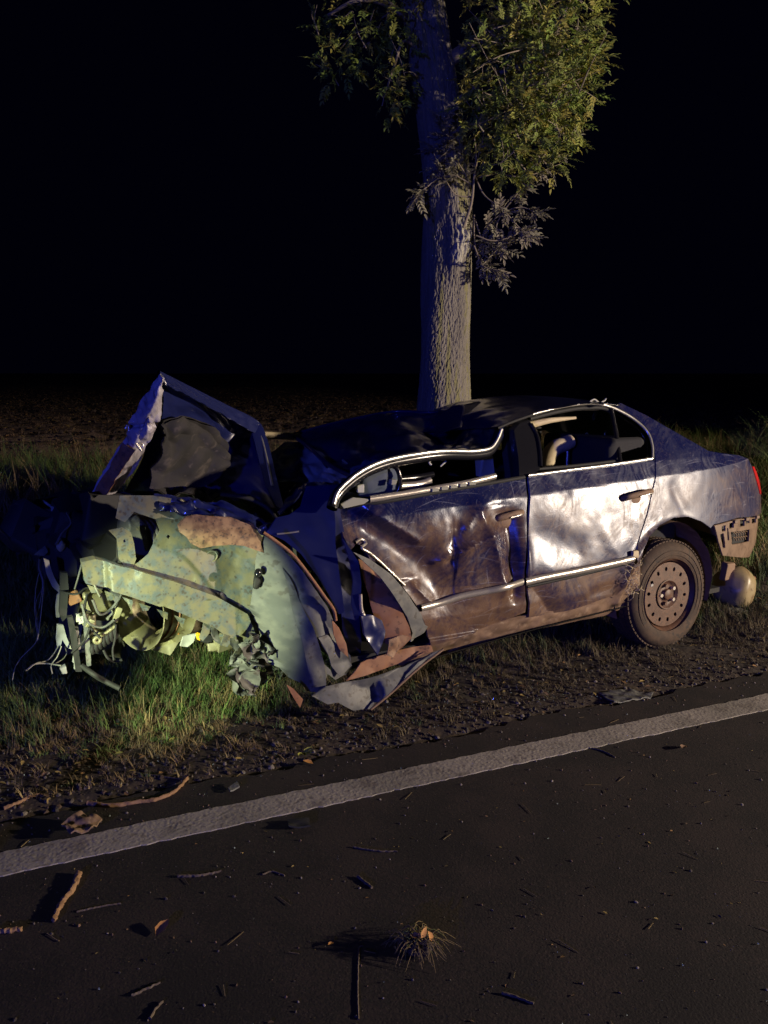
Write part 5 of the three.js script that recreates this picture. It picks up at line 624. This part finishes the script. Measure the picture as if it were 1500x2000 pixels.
stick([[172, 1571], [215, 1576], [262, 1570], [312, 1562], [345, 1546], [366, 1522]], 0.0085, 'long curved branch lying on the gravel along the edge line');
stick([[700, 1992], [699, 1940], [700, 1880], [703, 1850], [708, 1848]], 0.0025, 'thin straight stem with a hooked tip on the asphalt');
stick([[257, 1946], [288, 1932], [314, 1920]], 0.004, 'thin pale stalk lying loose on the asphalt');
stick([[346, 1713], [390, 1712], [432, 1703]], 0.005, 'flat grey twig lying near the middle of the asphalt');
stick([[513, 1709], [530, 1703], [556, 1711]], 0.003, 'tiny bent twig on the asphalt');
stick([[690, 1656], [735, 1663], [776, 1664]], 0.0035, 'slender dark twig parallel to the edge line');
stick([[698, 1714], [712, 1724], [726, 1736]], 0.005, 'short pale splinter of wood on the asphalt');
stick([[150, 1782], [195, 1772], [236, 1765]], 0.003, 'thin brown stem pointing from the thick barked stick');
stick([[292, 1992], [306, 1970], [318, 1958]], 0.004, 'forked brown twig end on the asphalt');
stick([[980, 1941], [1010, 1950], [1042, 1962]], 0.004, 'pale stalk beyond the grass clod on the asphalt');
stick([[1155, 1462], [1178, 1468], [1202, 1480]], 0.0035, 'little twig just inside the edge line');
stick([[270, 1511], [320, 1518], [352, 1522]], 0.003, 'thin grey stem on the gravel above the curved branch');
// larger single leaves
const yl = [[0.3, 0.3, 0.06], [0.42, 0.2, 0.06], [0.2, 0.12, 0.08], [0.34, 0.28, 0.07]].map((c, i) => std('leafSolid' + i, c, 0.75));
function groundLeaf(px, py, size, mi, label, multi) { const p = onGround(px, py, 0.01); const d = roadD(p.x, p.z), y = d < EDGE ? 0.003 : groundH(p.x, p.z) + 0.012; const n = multi || 1; const g = n > 1 ? mergeGeometries(Array.from({ length: n }, (_, k) => { const q = leafletGeo(size, size * 0.5).toNonIndexed(); q.deleteAttribute('normal'); q.rotateZ(-1.3 + 2.6 * k / (n - 1)); return q; })) : leafletGeo(size, size * 0.62); g.rotateX(-Math.PI / 2); const q = g.attributes.position; for (let i = 0; i < q.count; i++) q.setY(i, q.getY(i) + 0.9 * (q.getX(i) ** 2 + q.getZ(i) ** 2) / Math.max(size, 0.02) * 0.35 + 0.003); g.computeVertexNormals(); const m = new THREE.Mesh(g, yl[mi]); m.position.set(p.x, y, p.z); m.rotation.y = rr(0, 6.28); return top(m, 'fallen_leaf', label, 'leaf', 'single leaves on road and verge'); }
groundLeaf(592, 1470, 0.05, 0, 'yellow-green five-part leaf on the gravel beside the edge line', 5);
groundLeaf(612, 1490, 0.045, 1, 'curled orange leaf touching the five-part green leaf');
groundLeaf(1340, 1455, 0.055, 2, 'broad brown dead leaf alone on the asphalt below the rear wheel');
groundLeaf(304, 1826, 0.06, 1, 'folded rust-brown leaf alone on the asphalt');
groundLeaf(330, 1450, 0.035, 3, 'small yellow leaf on the gravel at the grass edge');
groundLeaf(150, 1392, 0.055, 0, 'fresh green five-part leaf in the verge grass', 5);
groundLeaf(690, 1446, 0.03, 1, 'orange-brown leaf below the trailing black tray');
groundLeaf(652, 1838, 0.022, 1, 'tiny rust-brown leaf beside the hooked stem on asphalt');
groundLeaf(400, 1318, 0.06, 3, 'bright yellow leaf in the grass under the torn chassis leg');
groundLeaf(222, 1478, 0.04, 3, 'dull yellow leaf on the gravel nearest the curved branch');
// clod of grass torn out and lying on the road
{ const p = onGround(815, 1855); const t = thing('grass_clod', 'torn-out clod of dry grass lying on the asphalt', 'grass clod', [p.x, 0, p.z]); const e = part('soil', lump(0.035, 1.3, 0.5, 1, 0.35, 25, 3), M.soil, t); e.position.y = 0.014; const gs = []; for (let i = 0; i < 90; i++) { const a = rr(0, 6.28), l = rr(0.04, 0.1), h = rr(0.004, 0.036), o = V(rr(-0.03, 0.03), 0.02, rr(-0.02, 0.02)); gs.push(tubeGeo([o, V(o.x + Math.cos(a) * l * 0.5, 0.02 + h, o.z + Math.sin(a) * l * 0.4), V(o.x + Math.cos(a) * l, Math.max(0.003, h * rr(0, 0.9)), o.z + Math.sin(a) * l * 0.8)], 0.0013, 6, 4, 0.0005)); } const b = part('grass_blades', mergeGeometries(gs), std('clodGrass', [0.17, 0.12, 0.045], 0.8), t); b.userData.kind = 'stuff'; const gs2 = gs.slice(0, 20); const c = part('green_blades', mergeGeometries(gs2.map(g => g.clone().rotateY(0.7))), std('clodGreen', [0.08, 0.1, 0.03], 0.8), t); c.userData.kind = 'stuff'; for (let k = 0; k < 3; k++) { const m = part('dead_leaf', simpleLeaf, yl[1], t); m.scale.setScalar(0.035); m.position.set(-0.02 + k * 0.03, 0.045, 0.01 * k); m.rotation.set(-1.2 + k * 0.5, 0.4 * k, k); } }
// debris
const debris = (pts, h, mat, name, label, cat) => { const P = pts.map(([a, b]) => onGround(a, b, 0.01)), c = P.reduce((s, p) => s.add(p), V(0, 0, 0)).multiplyScalar(1 / P.length); const d = roadD(c.x, c.z), y = d < EDGE ? 0.006 : groundH(c.x, c.z) + 0.012; const g = sheetGeo(P.map(p => V(p.x - c.x, -(p.z - c.z), 0)), (x, yy) => h * (0.6 + 0.6 * n2(x * 14, yy * 14)), { edge: 0.02, thick: 0.006, uv: 3 }); g.rotateX(-Math.PI / 2); const m = new THREE.Mesh(g, mat); m.position.set(c.x, y + h * 0.4, c.z); return top(m, name, label, cat, 'broken pieces on the ground'); };
debris([[1170, 1352], [1230, 1346], [1276, 1354], [1270, 1362], [1200, 1372]], 0.012, M.liner, 'plastic_shard', 'flat dark plastic shard on the verge below the sill', 'debris');
debris([[120, 1620], [160, 1600], [200, 1606], [180, 1632], [140, 1642]], 0.03, M.mud, 'crushed_scrap', 'crumpled brown scrap lying across the edge line', 'debris');
debris([[562, 1604], [604, 1602], [606, 1616], [564, 1618]], 0.012, M.black, 'rubber_block', 'small black block on the asphalt just inside the edge line', 'debris');
debris([[446, 1540], [464, 1530], [468, 1538], [450, 1546]], 0.01, M.liner, 'grey_chip', 'small grey chip on the gravel beside the edge line', 'debris');
debris([[520, 1300], [560, 1318], [548, 1336], [520, 1322]], 0.03, M.liner, 'grey_shard', 'torn grey plastic piece in grass under the arch liner', 'debris');
debris([[455, 1275], [500, 1285], [512, 1310], [478, 1316], [450, 1296]], 0.04, M.primer, 'crumpled_sheet', 'crumpled grey metal scrap in grass below the chassis leg', 'debris');
debris([[1420, 1192], [1446, 1188], [1460, 1196], [1436, 1204]], 0.015, M.liner, 'lamp_shard', 'small shard lying in grass below the silencer', 'debris');
stage('lamps');
// ================================================================ LAMPS OF THE RESCUE SERVICE (outside the picture)
function stand(name, label, pos, head) { const t = thing(name, label, 'lamp', [pos[0], 0, pos[2]]); const y = pos[1]; part('pole', new THREE.CylinderGeometry(0.018, 0.022, y - 0.1, 12).translate(0, (y - 0.1) / 2, 0), M.black, t); for (let k = 0; k < 3; k++) { const a = k * 2.094 + 0.4; part('leg', tubeGeo([V(0, 0.45, 0), V(Math.cos(a) * 0.4, 0.0, Math.sin(a) * 0.4)], 0.012, 4, 8), M.black, t); } return t; }
function spot(spec, angle, pen, rad, size, name, label, boxed = true) {
  const P = V(...spec.pos), A = V(...spec.aim), dir = A.clone().sub(P).normalize(); const t = stand(name, label, spec.pos);
  const h = new THREE.Group(); h.name = 'lamp_head'; t.add(h); h.position.set(0, spec.pos[1], 0); h.lookAt(A.clone()); part('housing', new RoundedBoxGeometry(size * 1.25, size, 0.1, 3, 0.012), M.black, h).position.z = -0.06; 
  const gm2 = new THREE.MeshStandardMaterial({ color: 0x111111, emissive: new THREE.Color().setRGB(...spec.color), emissiveIntensity: 6 }); part('lamp_face', new RoundedBoxGeometry(size * 1.1, size * 0.86, 0.01, 2, 0.004), gm2, h).position.z = -0.003;
  const l = new THREE.SpotLight(new THREE.Color().setRGB(...spec.color), spec.cd, 0, angle, pen, 2); l.position.copy(P.clone().addScaledVector(dir, 0.03)); l.target.position.copy(A); l.castShadow = true; l.shadow.radius = rad; l.shadow.mapSize.set(2048, 2048); l.name = 'lamp_light'; scene.add(l); scene.add(l.target); return t;
}
spot(FLOOD, 1.05, 0.15, 7, 0.32, 'floodlight_stand', 'bright work floodlight on a tripod beside the road');
spot(TORCH, 0.22, 0.35, 1.5, 0.07, 'torch_stand', 'small torch on a stand pointed at the torn car front');
{ const t = stand('beacon_stand', 'blue warning beacon on a stand on the road', BEACON.pos); const y = BEACON.pos[1]; part('beacon_base', new THREE.CylinderGeometry(0.08, 0.09, 0.05, 24), M.black, t).position.y = y - 0.12; const dm = new THREE.MeshStandardMaterial({ color: 0x020418, emissive: new THREE.Color().setRGB(...BEACON.color), emissiveIntensity: 5 }); part('beacon_dome', new THREE.SphereGeometry(0.075, 24, 16), dm, t).position.y = y - 0.06; const l = new THREE.PointLight(new THREE.Color().setRGB(...BEACON.color), BEACON.cd, 0, 2); l.position.set(BEACON.pos[0] + 0.06, y + 0.0, BEACON.pos[2] - 0.12); l.castShadow = true; l.shadow.radius = 3; l.name = 'beacon_light'; scene.add(l); }
renderer.render(scene, camera);
